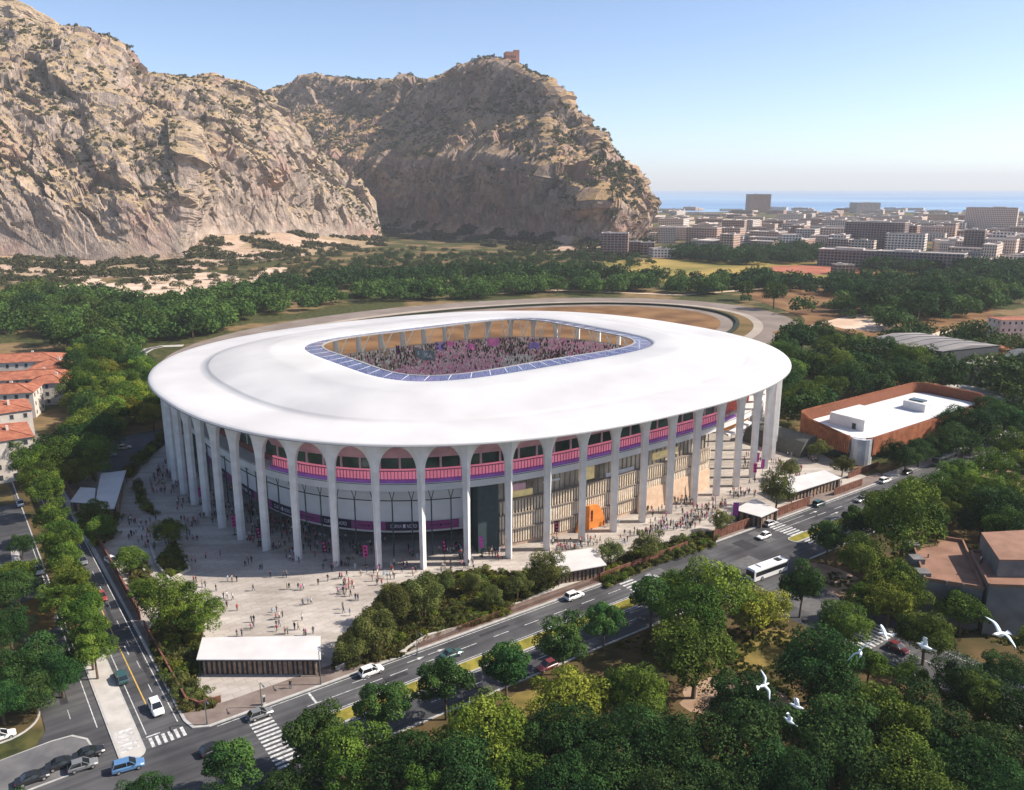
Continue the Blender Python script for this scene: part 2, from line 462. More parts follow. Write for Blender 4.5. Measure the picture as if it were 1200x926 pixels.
# ---- flat land: fields, bare soil, racetrack, plaza, roads (each sheet a little above the one below)
M_field = mat('dry_field', (0.20, 0.14, 0.045), 0.95, col2=(0.34, 0.23, 0.085), scale=0.03, spec=0.1, detail=7)
M_gold = mat('golden_field', (0.17, 0.15, 0.04), 0.95, col2=(0.36, 0.25, 0.075), scale=0.015, spec=0.1, detail=7)
M_brown = mat('brown_soil', (0.13, 0.068, 0.032), 0.95, col2=(0.24, 0.135, 0.062), scale=0.05, spec=0.1, detail=7)
M_pale = mat('bare_pale_soil', (0.50, 0.35, 0.24), 0.95, col2=(0.68, 0.52, 0.40), scale=0.04, spec=0.1, detail=7)
M_red = mat('red_clay', (0.30, 0.10, 0.06), 0.95, col2=(0.42, 0.16, 0.10), scale=0.05, spec=0.1)
M_track = mat('racing_sand', (0.19, 0.155, 0.13), 0.95, col2=(0.25, 0.21, 0.18), scale=0.06, spec=0.1, detail=7)
M_grass = mat('verge_grass', (0.16, 0.15, 0.025), 0.95, col2=(0.30, 0.25, 0.05), scale=0.5, spec=0.1, bump=0.4, detail=6)
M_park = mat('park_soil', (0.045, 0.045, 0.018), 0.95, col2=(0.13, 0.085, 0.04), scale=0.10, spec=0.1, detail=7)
M_dirt = mat('path_dirt', (0.26, 0.17, 0.11), 0.95, col2=(0.40, 0.28, 0.20), scale=0.25, spec=0.1, detail=6)

sheet('field', organic([(100, 735), (340, 700), (900, 690), (1500, 840), (1700, 1000), (900, 930), (560, 905), (330, 980), (150, 1015), (90, 960)], .06), 0.10, M_gold)
sheet('field', organic([(140, 480), (260, 470), (330, 560), (390, 700), (330, 735), (180, 700), (200, 600), (190, 520)], .06), 0.12, M_brown)
sheet('field', organic(pxpoly([(985, 374), (1040, 364), (1072, 372), (1030, 390), (995, 386), (962, 381)])), 0.20, M_pale)
sheet('red_clay_court', pxpoly([(1118, 388), (1150, 384), (1185, 392), (1150, 400)]), 0.22, M_red)
sheet('red_clay_court', pxpoly([(1143, 400), (1190, 392), (1225, 400), (1175, 412)]), 0.22, M_red)
sheet('red_clay_court', pxpoly([(1165, 415), (1200, 408), (1225, 416), (1185, 425)]), 0.22, M_red)
sheet('red_clay_court', pxpoly([(905, 312), (955, 311), (1020, 316), (1035, 322), (960, 322), (900, 318)]), 0.24, M_red)
# pale cut banks below the mountain
for i, pts in enumerate([[(0, 331), (60, 322), (130, 330), (100, 345), (0, 349)], [(95, 338), (180, 322), (260, 318), (300, 326), (250, 340), (180, 352), (110, 352)],
                         [(300, 318), (330, 312), (340, 320), (300, 333), (285, 330)], [(510, 322), (540, 324), (548, 330), (512, 330)], [(15, 316), (40, 310), (44, 320), (20, 326)]]):
    sheet('bare_soil', organic(pxpoly(pts)), 0.16, M_pale)
# racetrack: oval seen behind the stadium
def ell(cx, cy, a, b, th, n=96):
    return [(cx + a * math.cos(t) * math.cos(th) - b * math.sin(t) * math.sin(th), cy + a * math.cos(t) * math.sin(th) + b * math.sin(t) * math.cos(th)) for t in [2 * PI * k / n for k in range(n)]]
def stadium_oval(a, b, cx, cy, th, n=40, p=2.6):
    r = []
    for k in range(n * 4):
        t = 2 * PI * k / (n * 4); c, s_ = math.cos(t), math.sin(t)
        u = a * abs(c) ** (2 / p) * (1 if c >= 0 else -1); v = b * abs(s_) ** (2 / p) * (1 if s_ >= 0 else -1)
        r.append((cx + u * math.cos(th) - v * math.sin(th), cy + u * math.sin(th) + v * math.cos(th)))
    return r
TC, TT = (3.2, 488.7), math.radians(35.3)
TA, TB = 201.6, 136.5
sheet('racetrack', stadium_oval(TA, TB, *TC, TT, p=2.0), 0.06, M_track)
sheet('racetrack', stadium_oval(TA - 23, TB - 23, *TC, TT, p=2.0), 0.10, mat('pale_track', (0.33, 0.28, 0.235), 0.95, col2=(0.42, 0.36, 0.30), scale=0.06, spec=0.1))
sheet('track_grass', stadium_oval(TA - 29, TB - 29, *TC, TT, p=2.0), 0.14, mat('track_inner_grass', (0.12, 0.085, 0.035), 0.95, col2=(0.20, 0.13, 0.055), scale=0.05, spec=0.1))
sheet('racetrack', stadium_oval(TA - 38, TB - 38, *TC, TT, p=2.0), 0.18, M_track)
sheet('infield', stadium_oval(TA - 50, TB - 50, *TC, TT, p=2.0), 0.22, M_brown)
b = MB()
hedge_o = stadium_oval(TA - 38, TB - 38, *TC, TT, p=2.0); hedge_i = stadium_oval(TA - 40.5, TB - 40.5, *TC, TT, p=2.0)
b.loft([[(x, y, 0.16) for x, y in hedge_o], [(x, y, 1.5) for x, y in hedge_o], [(x, y, 1.5) for x, y in hedge_i], [(x, y, 0.16) for x, y in hedge_i]])
tag(b.build('hedge', mat('dark_hedge', (0.02, 0.025, 0.012), 0.95, var=0.3)), 'low dark clipped hedge curving round the inside of the racetrack', 'hedge')

# park soil under the foreground trees, dark soil of the wood on the left
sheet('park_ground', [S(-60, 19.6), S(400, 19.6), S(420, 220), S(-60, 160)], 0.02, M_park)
for pts in ([(858, 745), (905, 735), (935, 745), (925, 775), (880, 790), (852, 785)], [(590, 815), (640, 800), (660, 830), (610, 840)]):
    sheet('dry_grass', organic(pxpoly(pts)), 0.05, mat('dry_grass', (0.13, 0.105, 0.03), 0.95, col2=(0.235, 0.17, 0.055), scale=0.3, spec=0.1))
for pts in ([(940, 655), (990, 668), (1035, 700), (1010, 712), (965, 690), (935, 672)], [(800, 800), (850, 790), (930, 815), (925, 835), (860, 820), (810, 840)], [(1075, 655), (1100, 640), (1140, 650), (1100, 672)], [(1090, 590), (1130, 575), (1135, 605), (1100, 618)]):
    sheet('dirt_path', organic(pxpoly(pts)), 0.055, M_dirt)
sheet('dry_grass', organic(pxpoly([(20, 705), (62, 700), (72, 735), (30, 752), (10, 735)])), 0.05, mat('orange_grass', (0.11, 0.07, 0.025), 0.95, col2=(0.20, 0.12, 0.04), scale=0.3, spec=0.1))

# ---- asphalt
def asphalt_mat():
    m = mat('asphalt', (0.052, 0.052, 0.056), 0.85, col2=(0.10, 0.10, 0.103), scale=0.09, spec=0.25, detail=8)
    t = m.node_tree; b = t.nodes['Principled BSDF']
    src = b.inputs['Base Color'].links[0].from_socket
    tc = _n(t, 'ShaderNodeTexCoord'); mp0 = _n(t, 'ShaderNodeMapping'); mp0.inputs['Rotation'].default_value = (0, 0, -RA)
    mp = _n(t, 'ShaderNodeMapping'); mp.inputs['Scale'].default_value = (0.035, 0.9, 1)
    t.links.new(tc.outputs['Object'], mp0.inputs[0]); t.links.new(mp0.outputs[0], mp.inputs[0])
    n = _n(t, 'ShaderNodeTexNoise'); n.inputs['Scale'].default_value = 1.0; n.inputs['Detail'].default_value = 6
    t.links.new(mp.outputs[0], n.inputs['Vector'])
    vo = _n(t, 'ShaderNodeTexVoronoi'); vo.inputs['Scale'].default_value = 0.16; t.links.new(mp0.outputs[0], vo.inputs['Vector'])
    x = _n(t, 'ShaderNodeMix', data_type='RGBA', blend_type='MULTIPLY'); x.inputs[0].default_value = 1.0
    r = _n(t, 'ShaderNodeValToRGB'); e = r.color_ramp.elements; e[0].position = 0.38; e[0].color = (0.76, 0.76, 0.77, 1); e[1].position = 0.62; e[1].color = (1.15, 1.14, 1.12, 1)
    t.links.new(n.outputs['Fac'], r.inputs[0]); t.links.new(src, x.inputs[6]); t.links.new(r.outputs[0], x.inputs[7])
    x2 = _n(t, 'ShaderNodeMix', data_type='RGBA', blend_type='MULTIPLY'); x2.inputs[0].default_value = 0.35
    r2 = _n(t, 'ShaderNodeValToRGB'); e = r2.color_ramp.elements; e[0].position = 0.2; e[0].color = (0.7, 0.7, 0.7, 1); e[1].position = 0.7; e[1].color = (1.1, 1.1, 1.1, 1)
    t.links.new(vo.outputs['Color'], r2.inputs[0]); t.links.new(x.outputs[2], x2.inputs[6]); t.links.new(r2.outputs[0], x2.inputs[7])
    t.links.new(x2.outputs[2], b.inputs['Base Color'])
    return m
M_asph = asphalt_mat()
M_paver = mat('brown_paving', (0.17, 0.13, 0.11), 0.9, col2=(0.23, 0.185, 0.16), scale=0.4, spec=0.2)
M_conc = mat('pale_concrete', (0.42, 0.39, 0.35), 0.85, col2=(0.52, 0.49, 0.45), scale=0.35, spec=0.2, detail=7)
M_kerb = mat('kerb_stone', (0.42, 0.41, 0.39), 0.8, var=0.12, scale=0.8)
M_white = mat('road_paint', (0.66, 0.66, 0.64), 0.75, col2=(0.34, 0.34, 0.335), scale=1.6, detail=8)
M_yellow = mat('yellow_paint', (0.62, 0.40, 0.10), 0.7, col2=(0.48, 0.31, 0.08), scale=1.2)
sheet('road', [S(-140, 0.6), S(420, 0.6), S(420, 19.4), S(-140, 19.4)], 0.03, M_asph)
sheet('road', [S(-52, -240), S(-40.0, -240), S(-40.0, 1), S(-52, 1)], 0.034, M_asph)
sheet('road', [S(-41, -4.5), S(-24, -0.2), S(-24, 1), S(-41, 1)], 0.026, M_asph)
sheet('road', [S(-140, 19.0), S(-24, 19.0), S(-26, 26), S(-31, 60), S(-140, 60)], 0.034, M_asph)
sheet('road', [S(-58.2, -130), S(-51.6, -130), S(-51.6, -6), S(-46.0, 0.8), S(-75, 0.8), S(-63, -5), S(-58.8, -14)], 0.038, M_asph)
sheet('road', [S(55, 19.0), S(95, 19.0), S(88, 26), S(86, 40), S(84, 60), S(82, 150), S(69, 150), S(70, 50), S(68, 26), S(62, 21)], 0.034, M_asph)
# car park and lane in the dark left corner, road bend further left
sheet('road', pxpoly([(118, 520), (160, 508), (205, 500), (200, 515), (150, 552), (135, 556), (110, 560)]), 0.03, mat('lot_asphalt', (0.075, 0.085, 0.10), 0.9, var=0.15, scale=0.2))
sheet('road', pxpoly([(-20, 620), (10, 622), (20, 660), (22, 690), (-30, 700)]), 0.04, M_asph)
sheet('pavement', pxpoly([(12, 640), (22, 640), (26, 690), (18, 695)]), 0.06, M_conc)
# winding service road at the left end of the track
def ribbon(name, pts, w, z, m):
    L, R_ = [], []
    P = [Vector(p) for p in pts]
    for i, p in enumerate(P):
        d = (P[min(i + 1, len(P) - 1)] - P[max(i - 1, 0)]).normalized(); q = Vector((-d.y, d.x))
        L.append(p + q * w / 2); R_.append(p - q * w / 2)
    b = MB(); n = len(P)
    b.add([(p.x, p.y, z) for p in L] + [(p.x, p.y, z) for p in R_], [(i, n + i, n + i + 1, i + 1) for i in range(n - 1)])
    return tag(b.build(name, m), kind='structure')
ribbon('road', pxpoly([(172, 440), (167, 430), (165, 422), (166, 414), (175, 409), (190, 406), (215, 405)]), 5.5, 0.06, M_conc)
ribbon('road', pxpoly([(172, 440), (167, 430), (165, 422), (166, 414), (175, 409), (190, 406)]), 3.0, 0.09, M_asph)
ribbon('path', pxpoly([(940, 390), (960, 380), (1010, 369), (1060, 366)]), 5, 0.25, M_pale)
ribbon('path', pxpoly([(1075, 400), (1110, 388), (1170, 382), (1240, 384)]), 5, 0.18, M_pale)
ribbon('path', pxpoly([(560, 346), (640, 340), (720, 343), (800, 346), (900, 338)]), 6, 0.18, M_pale)
ribbon('path', pxpoly([(1060, 460), (1130, 455), (1200, 470), (1260, 478)]), 16, 0.10, M_conc)

# ---- plaza and pavements
def plaza_mat():
    m = bpy.data.materials.new('plaza_paving'); m.use_nodes = True
    t = m.node_tree; b = t.nodes['Principled BSDF']; b.inputs['Roughness'].default_value = 0.85; b.inputs['Specular IOR Level'].default_value = 0.2
    tc = _n(t, 'ShaderNodeTexCoord')
    n = _n(t, 'ShaderNodeTexNoise'); n.inputs['Scale'].default_value = 0.09; n.inputs['Detail'].default_value = 8
    t.links.new(tc.outputs['Object'], n.inputs['Vector'])
    r = _n(t, 'ShaderNodeValToRGB'); e = r.color_ramp.elements
    e[0].position = 0.35; e[0].color = (0.385, 0.345, 0.305, 1); e[1].position = 0.66; e[1].color = (0.54, 0.49, 0.44, 1)
    t.links.new(n.outputs['Fac'], r.inputs[0])
    mp = _n(t, 'ShaderNodeMapping'); mp.inputs['Rotation'].default_value = (0, 0, -math.radians(10)); mp.inputs['Scale'].default_value = (0.03, 0.42, 1)
    t.links.new(tc.outputs['Object'], mp.inputs[0])
    n2 = _n(t, 'ShaderNodeTexNoise'); n2.inputs['Scale'].default_value = 1.0; n2.inputs['Detail'].default_value = 5
    t.links.new(mp.outputs[0], n2.inputs['Vector'])
    br = _n(t, 'ShaderNodeTexBrick'); br.inputs['Scale'].default_value = 1.0
    br.inputs['Brick Width'].default_value = 3.2; br.inputs['Row Height'].default_value = 1.6; br.inputs['Mortar Size'].default_value = 0.06
    br.inputs['Color1'].default_value = (1, 1, 1, 1); br.inputs['Color2'].default_value = (0.9, 0.89, 0.88, 1); br.inputs['Mortar'].default_value = (0.72, 0.7, 0.68, 1)
    mp2 = _n(t, 'ShaderNodeMapping'); mp2.inputs['Rotation'].default_value = (0, 0, -math.radians(35.7))
    t.links.new(tc.outputs['Object'], mp2.inputs[0]); t.links.new(mp2.outputs[0], br.inputs['Vector'])
    x = _n(t, 'ShaderNodeMix', data_type='RGBA', blend_type='MULTIPLY'); x.inputs[0].default_value = 1.0
    t.links.new(r.outputs[0], x.inputs[6]); t.links.new(br.outputs['Color'], x.inputs[7])
    r2 = _n(t, 'ShaderNodeValToRGB'); e = r2.color_ramp.elements
    e[0].position = 0.38; e[0].color = (0.8, 0.79, 0.78, 1); e[1].position = 0.6; e[1].color = (1, 1, 1, 1)
    t.links.new(n2.outputs['Fac'], r2.inputs[0])
    x2 = _n(t, 'ShaderNodeMix', data_type='RGBA', blend_type='MULTIPLY'); x2.inputs[0].default_value = 1.0
    t.links.new(x.outputs[2], x2.inputs[6]); t.links.new(r2.outputs[0], x2.inputs[7])
    t.links.new(x2.outputs[2], b.inputs['Base Color'])
    return m
M_plaza = plaza_mat()
sheet('plaza', [G(68, 576), G(110, 553), G(150, 556), G(205, 512), (-105, 290), (-70, 350), (30, 350), (100, 310), G(912, 505), G(985, 545), G(1020, 560), S(160, -4.6), S(-36, -4.6), S(-39.6, -8)], 0.15, M_plaza)
b = MB()   # pavement slab with its kerb, along the avenue and the left road
b.prism([S(-39.6, -240), S(-38.6, -240), S(-38.6, -8), S(-36, -4.8), S(-30, -4.7), S(165, -4.7), S(165, 0.0), S(-37, 0.0), S(-39.0, -1.0), S(-39.6, -3.5)], 0.0, 0.165)
tag(b.build('pavement', M_paver), kind='structure')
b = MB()
b.prism([S(-37, 0.0), S(165, 0.0), S(420, 0.0), S(420, 0.5), S(-37, 0.5)], 0.0, 0.185)
b.prism([S(-40.1, -240), S(-39.6, -240), S(-39.6, -3.5), S(-39.0, -1.0), S(-37, 0.0), S(-37, 0.5), S(-39.4, -0.7), S(-40.1, -3.5)], 0.0, 0.185)
b.prism([S(165.3, -3.2), S(420, -3.2), S(420, -0.01), S(165.3, -0.01)], 0.0, 0.16)
b.prism([S(-24, 19.4), S(58, 19.4), S(58, 19.8), S(-24, 19.8)], 0.0, 0.16)
b.prism([S(96, 19.4), S(420, 19.4), S(420, 19.8), S(96, 19.8)], 0.0, 0.16)
tag(b.build('kerb', M_kerb), kind='structure')
sheet('pavement', [S(10, -4.7), S(60, -4.7), S(60, -3.2), S(10, -3.2)], 0.172, M_conc)
def capsule(s0, s1, o0, o1, r, ends=(1, 1), n=8):
    """outline in the road frame, its ends (along s) rounded"""
    P = []
    for (cs, co, a0) in ((s1 - r, o0 + r, -90), (s1 - r, o1 - r, 0), (s0 + r, o1 - r, 90), (s0 + r, o0 + r, 180)):
        for k in range(n + 1):
            a = math.radians(a0 + 90 * k / n); P.append(S(cs + r * math.cos(a), co + r * math.sin(a)))
    return P
def island(name, s0, s1, o0, o1, r, m, h=0.16, kw=0.28):
    b = MB(); b.prism(capsule(s0, s1, o0, o1, r), 0.0, h); tag(b.build('kerb', M_kerb), kind='structure')
    sheet(name, capsule(s0 + kw, s1 - kw, o0 + kw, o1 - kw, max(r - kw, 0.1)), h + 0.02, m)
island('verge', -24, 52, 8.7, 12.2, 1.6, M_grass)
island('verge', 101, 360, 9.2, 12.2, 1.4, M_grass)
island('median', -50.6, -46.7, -34, 1.8, 1.8, M_conc)
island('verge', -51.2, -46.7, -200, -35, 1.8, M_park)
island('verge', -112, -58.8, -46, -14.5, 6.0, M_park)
# traffic island with parked cars, bottom left
def px_island(name, pts, m, w=0.5):
    b = MB(); P = pxpoly(pts); b.prism(P, 0.0, 0.15); tag(b.build('kerb', M_kerb), kind='structure')
    c = (sum(p[0] for p in P) / len(P), sum(p[1] for p in P) / len(P))
    sheet(name, [(p[0] + (c[0] - p[0]) * 0.03, p[1] + (c[1] - p[1]) * 0.06) for p in P], 0.17, m)
px_island('median', [(-60, 912), (0, 892), (60, 869), (85, 862), (103, 866), (112, 880), (110, 893), (98, 903), (40, 925), (-60, 965)], mat('island_paving', (0.10, 0.10, 0.105), 0.9, col2=(0.16, 0.155, 0.155), scale=0.3))  # paving colour darkened to hold the tree shade over the island

# ---- road markings
b = MB()
def stripe(s0, s1, o0, o1, z=0.045): b.add([(*S(s0, o0), z), (*S(s1, o0), z), (*S(s1, o1), z), (*S(s0, o1), z)], [(0, 3, 2, 1)] if (s1 - s0) * (o1 - o0) > 0 else [(0, 1, 2, 3)])
for s0 in np.arange(-14, 360, 7.5):
    if not (56 < s0 < 100): stripe(s0, s0 + 3.6, 4.55, 4.72)
    if not (50 < s0 < 100) and s0 > -10: stripe(s0 + 2, s0 + 5, 15.7, 15.85)
stripe(-36, 54, 0.95, 1.10); stripe(110, 380, 0.95, 1.10); stripe(-22, 50, 8.1, 8.24); stripe(112, 380, 8.6, 8.74); stripe(-22, 50, 12.55, 12.68); stripe(104, 360, 12.55, 12.68)
stripe(-20.6, -20.2, 1.1, 4.5)
stripe(-22, -8, 4.5, 4.66); stripe(103, 120, 4.5, 4.66); stripe(106, 118, 2.5, 2.62)
for k in range(15): stripe(-31.6, -27.9, 1.6 + k * 1.05, 2.12 + k * 1.05)
for k in range(7): stripe(51.0, 55.0, 1.5 + k * 1.1, 2.05 + k * 1.1)
for k in range(13): stripe(103.6, 108.6, 1.2 + k * 1.05, 1.75 + k * 1.05)
for k in range(6): stripe(-45.8 + k * 0.95, -45.3 + k * 0.95, -2.2, 0.4)
for k in range(9): stripe(70.4 + k * 1.25, 71.1 + k * 1.25, 45.0, 50.0)
for k in range(5): stripe(-50.0, -47.3, -6.6 + k * 1.3, -5.9 + k * 1.3, 0.186)
for k in range(8): stripe(-70.5 + k * 0.0, -66.5, 0.8 + k * 1.15, 1.4 + k * 1.15)
stripe(-45.9, -45.75, -200, -3.5); stripe(-40.95, -40.8, -200, -4); stripe(-51.95, -51.8, -100, -10)
for o0 in np.arange(-90, -15, 9): stripe(-42.4, -42.28, o0, o0 + 3); stripe(-55.1, -55.0, o0, o0 + 3)
stripe(-46.0, -43.9, -2.9, -2.6); stripe(70.2, 70.35, 52, 140); stripe(76.1, 76.25, 54, 140); stripe(82.0, 82.15, 54, 140)
def arrow(s, o, d=1):
    b.add([(*S(s, o - 0.08), 0.046), (*S(s + 2.2 * d, o - 0.08), 0.046), (*S(s + 2.2 * d, o + 0.08), 0.046), (*S(s, o + 0.08), 0.046)], [(0, 1, 2, 3)])
    b.add([(*S(s + 2.2 * d, o - 0.4), 0.047), (*S(s + 3.6 * d, o), 0.047), (*S(s + 2.2 * d, o + 0.4), 0.047)], [(0, 1, 2)])
arrow(-2, 2.8); arrow(2.5, 2.7); arrow(-13, 2.8); arrow(-11, 6.4); arrow(120, 2.8); arrow(124, 6.5)
b.add([(*S(-43.2, -34), 0.046), (*S(-43.2, -30), 0.046), (*S(-43.0, -30), 0.046), (*S(-43.0, -34), 0.046)], [(0, 1, 2, 3)])
tag(b.build('road_markings', M_white), kind='structure')
b = MB(); stripe(-44.1, -43.9, -220, -11.5, 0.048)
tag(b.build('road_markings', M_yellow), kind='structure')

# ---- repairs in the asphalt
M_patch_d = mat('asphalt_patch_dark', (0.035, 0.035, 0.038), 0.9, var=0.2, scale=0.8); M_patch_l = mat('asphalt_patch_pale', (0.115, 0.113, 0.112), 0.9, var=0.15, scale=0.8)
for mt_, lst in ((M_patch_d, [(-8, -3.5, 5.0, 6.2), (14, 21, 2.4, 3.1), (37, 40, 5.4, 7.6), (62, 69, 7, 9.4), (88, 92, 3, 8), (72, 76, 16, 22), (118, 131, 5.6, 6.3), (-37, -34, 6, 11), (8, 20, 14.0, 14.7)]), (M_patch_l, [(26, 33, 5.2, 6.9), (59, 64, 2.2, 5.0), (79, 86, 10, 14), (96, 99, 1.5, 8), (-62, -55, 6, 9), (74, 80, 30, 36), (136, 150, 2.5, 3.4), (28, 32, 16.2, 18.4)])):
    b = MB()
    for s0, s1, o0, o1 in lst: stripe(s0, s1, o0, o1, 0.0385)
    tag(b.build('road_patch', mt_), kind='structure')
b = MB()
for s0, s1, o0, o1 in ((-43.4, -42.7, -60, -44), (-42.0, -41.2, -30, -18), (-55.8, -54.6, -30, -20)): stripe(s0, s1, o0, o1, 0.0385)
tag(b.build('road_patch', M_patch_d), kind='structure')
# ================================================================== STADIUM
SCX, SCY, STH = -10.5, 269.5, math.radians(37.7)
def s2w(u, v): return (SCX + u * math.cos(STH) - v * math.sin(STH), SCY + u * math.sin(STH) + v * math.cos(STH))
def w2s(x, y):
    dx, dy = x - SCX, y - SCY
    return dx * math.cos(STH) + dy * math.sin(STH), -dx * math.sin(STH) + dy * math.cos(STH)
def se_r(phi, A, B, n): return (abs(math.cos(phi) / A) ** n + abs(math.sin(phi) / B) ** n) ** (-1.0 / n)
NB = 58; SUB = 8; NR = NB * SUB
_ph = np.linspace(0, 2 * PI, 20001)
_r = np.array([se_r(p, 95.7, 82.0, 2.81) for p in _ph]); _x, _y = _r * np.cos(_ph), _r * np.sin(_ph)
_L = np.concatenate([[0], np.cumsum(np.hypot(np.diff(_x), np.diff(_y)))])
PER = _L[-1]
_p0 = G(495.2, 668.4); _u0 = w2s(*_p0); _s0 = np.interp(math.atan2(_u0[1], _u0[0]) % (2 * PI), _ph, _L)   # column 0 of the count
def ring_pt(c, off=0.0):
    """point on the ring of columns, c columns to the right of the reference one, off metres further in (world)"""
    s = (_s0 + c * PER / NB) % PER
    x, y = np.interp(s, _L, _x), np.interp(s, _L, _y)
    x2, y2 = np.interp((s + 0.5) % PER, _L, _x), np.interp((s + 0.5) % PER, _L, _y)
    x1, y1 = np.interp((s - 0.5) % PER, _L, _x), np.interp((s - 0.5) % PER, _L, _y)
    tx, ty = x2 - x1, y2 - y1; l = math.hypot(tx, ty); nx, ny = ty / l, -tx / l
    return s2w(x - nx * off, y - ny * off)
def ring_frame(c):
    a, d = ring_pt(c), ring_pt(c, 1.0)
    return a, math.atan2(a[1] - d[1], a[0] - d[0])          # position, heading of the outward normal
M_shell = mat('white_membrane', (0.74, 0.735, 0.74), 0.5, col2=(0.90, 0.89, 0.885), scale=0.05, detail=6, spec=0.35)
M_colm = mat('white_column_concrete', (0.66, 0.625, 0.59), 0.7, col2=(0.80, 0.765, 0.73), scale=0.35, detail=7)
M_soff = mat('white_soffit', (0.62, 0.60, 0.58), 0.7, var=0.05, scale=0.2)
M_steel = mat('white_steel', (0.86, 0.83, 0.79), 0.5, var=0.0)
M_grey = mat('grey_concrete', (0.30, 0.28, 0.265), 0.85, var=0.15, scale=0.3)
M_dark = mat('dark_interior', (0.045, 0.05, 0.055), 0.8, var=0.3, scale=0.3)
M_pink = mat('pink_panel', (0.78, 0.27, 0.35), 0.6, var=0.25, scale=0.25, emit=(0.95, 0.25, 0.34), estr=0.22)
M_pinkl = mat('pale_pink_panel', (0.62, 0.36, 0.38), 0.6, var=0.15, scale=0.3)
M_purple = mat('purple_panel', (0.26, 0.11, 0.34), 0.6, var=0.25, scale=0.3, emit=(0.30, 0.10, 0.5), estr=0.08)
M_mag = mat('magenta_band', (0.25, 0.05, 0.17), 0.6, var=0.1)
M_black = mat('black_band', (0.018, 0.010, 0.035), 0.6, var=0.1)
M_rail = mat('rail_metal', (0.26, 0.10, 0.18), 0.5, var=0.0)
M_green = mat('dark_green_steel', (0.035, 0.065, 0.062), 0.5, var=0.1)
M_slat = mat('pale_timber_slat', (0.62, 0.50, 0.37), 0.7, col2=(0.76, 0.66, 0.53), scale=0.9)
M_ledge = mat('brown_ledge', (0.24, 0.20, 0.165), 0.8, var=0.15)
M_orange = mat('orange_panel', (0.66, 0.22, 0.045), 0.7, var=0.15, scale=0.4)
def glass_mat(name, c, rough=0.08):
    m = mat(name, c, rough, col2=tuple(min(1, q * 3.0 + 0.012) for q in c), scale=0.12, spec=0.7, detail=5); return m
M_glass = glass_mat('dark_window_glass', (0.022, 0.042, 0.032))  # green tint and mottling paint the reflected trees into the glass
M_wglass = glass_mat('warm_window_glass', (0.17, 0.145, 0.11), 0.2)  # pale warm tone paints the light from inside into the glass
M_ywin = mat('amber_window', (0.62, 0.50, 0.22), 0.3, col2=(0.36, 0.30, 0.17), scale=0.5, emit=(1.0, 0.75, 0.35), estr=0.12)
_t = M_shell.node_tree; _b = _t.nodes['Principled BSDF']; _tl = _t.nodes.new('ShaderNodeBsdfTranslucent'); _tl.inputs[0].default_value = (0.9, 0.86, 0.82, 1)
_mx = _t.nodes.new('ShaderNodeMixShader'); _mx.inputs[0].default_value = 0.38
_t.links.new(_b.outputs[0], _mx.inputs[1]); _t.links.new(_tl.outputs[0], _mx.inputs[2]); _t.links.new(_mx.outputs[0], _t.nodes['Material Output'].inputs[0])
stadium = empty('stadium', (SCX, SCY, 0), 0, 'big oval football stadium with a flat white ring roof on tall white columns', 'stadium')
def loc(p): return (p[0] - SCX, p[1] - SCY, p[2])
def L2(p, z): return (p[0] - SCX, p[1] - SCY, z)

# --- roof: outer ring, shallow rise, inner ring
RO = (100.9, 89.8, 2.39); RI = (52.4, 41.7, 4.23)
def roof_ring(s, z, n=240):
    R = []
    for k in range(n):
        p = 2 * PI * k / n; r = se_r(p, *RO) * (1 - s) + se_r(p, *RI) * s
        w = s2w(r * math.cos(p), r * math.sin(p)); R.append(L2(w, z))
    return R
prof = [(0.03, 30.25), (0.006, 30.3), (0.0, 30.5), (0.001, 30.8), (0.006, 30.98), (0.03, 31.12), (0.08, 31.3), (0.14, 31.42), (0.22, 31.53), (0.30, 31.60), (0.350, 31.62), (0.354, 31.84), (0.37, 31.98), (0.45, 32.85), (0.55, 33.5), (0.65, 34.1), (0.735, 34.52), (0.742, 34.60), (0.78, 34.70), (0.88, 34.8), (0.97, 34.75), (1.0, 34.55), (1.0, 34.0)]
b = MB(); b.loft([roof_ring(s, z) for s, z in prof])
roof = b.build('roof', M_shell, stadium, smooth=True)
b = MB(); b.loft([roof_ring(s, z) for s, z in ((0.30, 30.9), (0.2, 30.3), (0.03, 30.15))])
b.build('soffit', M_soff, roof, smooth=True)
b = MB()   # thin metal edge line round the rim
b.loft([roof_ring(s, z) for s, z in ((0.002, 30.28), (-0.003, 30.3), (-0.003, 30.42), (0.0, 30.45))])
b.build('rim', mat('rim_metal', (0.25, 0.26, 0.27), 0.5, var=0), roof)
# translucent inner strip with beams
M_etfe = bpy.data.materials.new('blue_glazing'); M_etfe.use_nodes = True
_t = M_etfe.node_tree; _b = _t.nodes['Principled BSDF']
_b.inputs['Base Color'].default_value = (0.20, 0.24, 0.44, 1); _b.inputs['Roughness'].default_value = 0.15
_mx = _t.nodes.new('ShaderNodeMixShader'); _tr = _t.nodes.new('ShaderNodeBsdfTransparent'); _tr.inputs[0].default_value = (0.72, 0.75, 0.92, 1)
_mx.inputs[0].default_value = 0.48
_t.links.new(_tr.outputs[0], _mx.inputs[1]); _t.links.new(_b.outputs[0], _mx.inputs[2]); _t.links.new(_mx.outputs[0], _t.nodes['Material Output'].inputs[0])
b = MB(); b.loft([roof_ring(1.0, 34.4), roof_ring(1.125, 34.85)]); b.build('glazed_strip', M_etfe, roof)
b = MB(); b.loft([roof_ring(1.12, 34.6), roof_ring(1.135, 34.6), roof_ring(1.135, 34.95), roof_ring(1.12, 34.95), roof_ring(1.12, 34.6)])
b.build('inner_ring_beam', mat('ring_beam', (0.34, 0.33, 0.33), 0.5, var=0.05), roof)
r0, r1 = roof_ring(1.0, 34.3, 56), roof_ring(1.127, 34.8, 56)
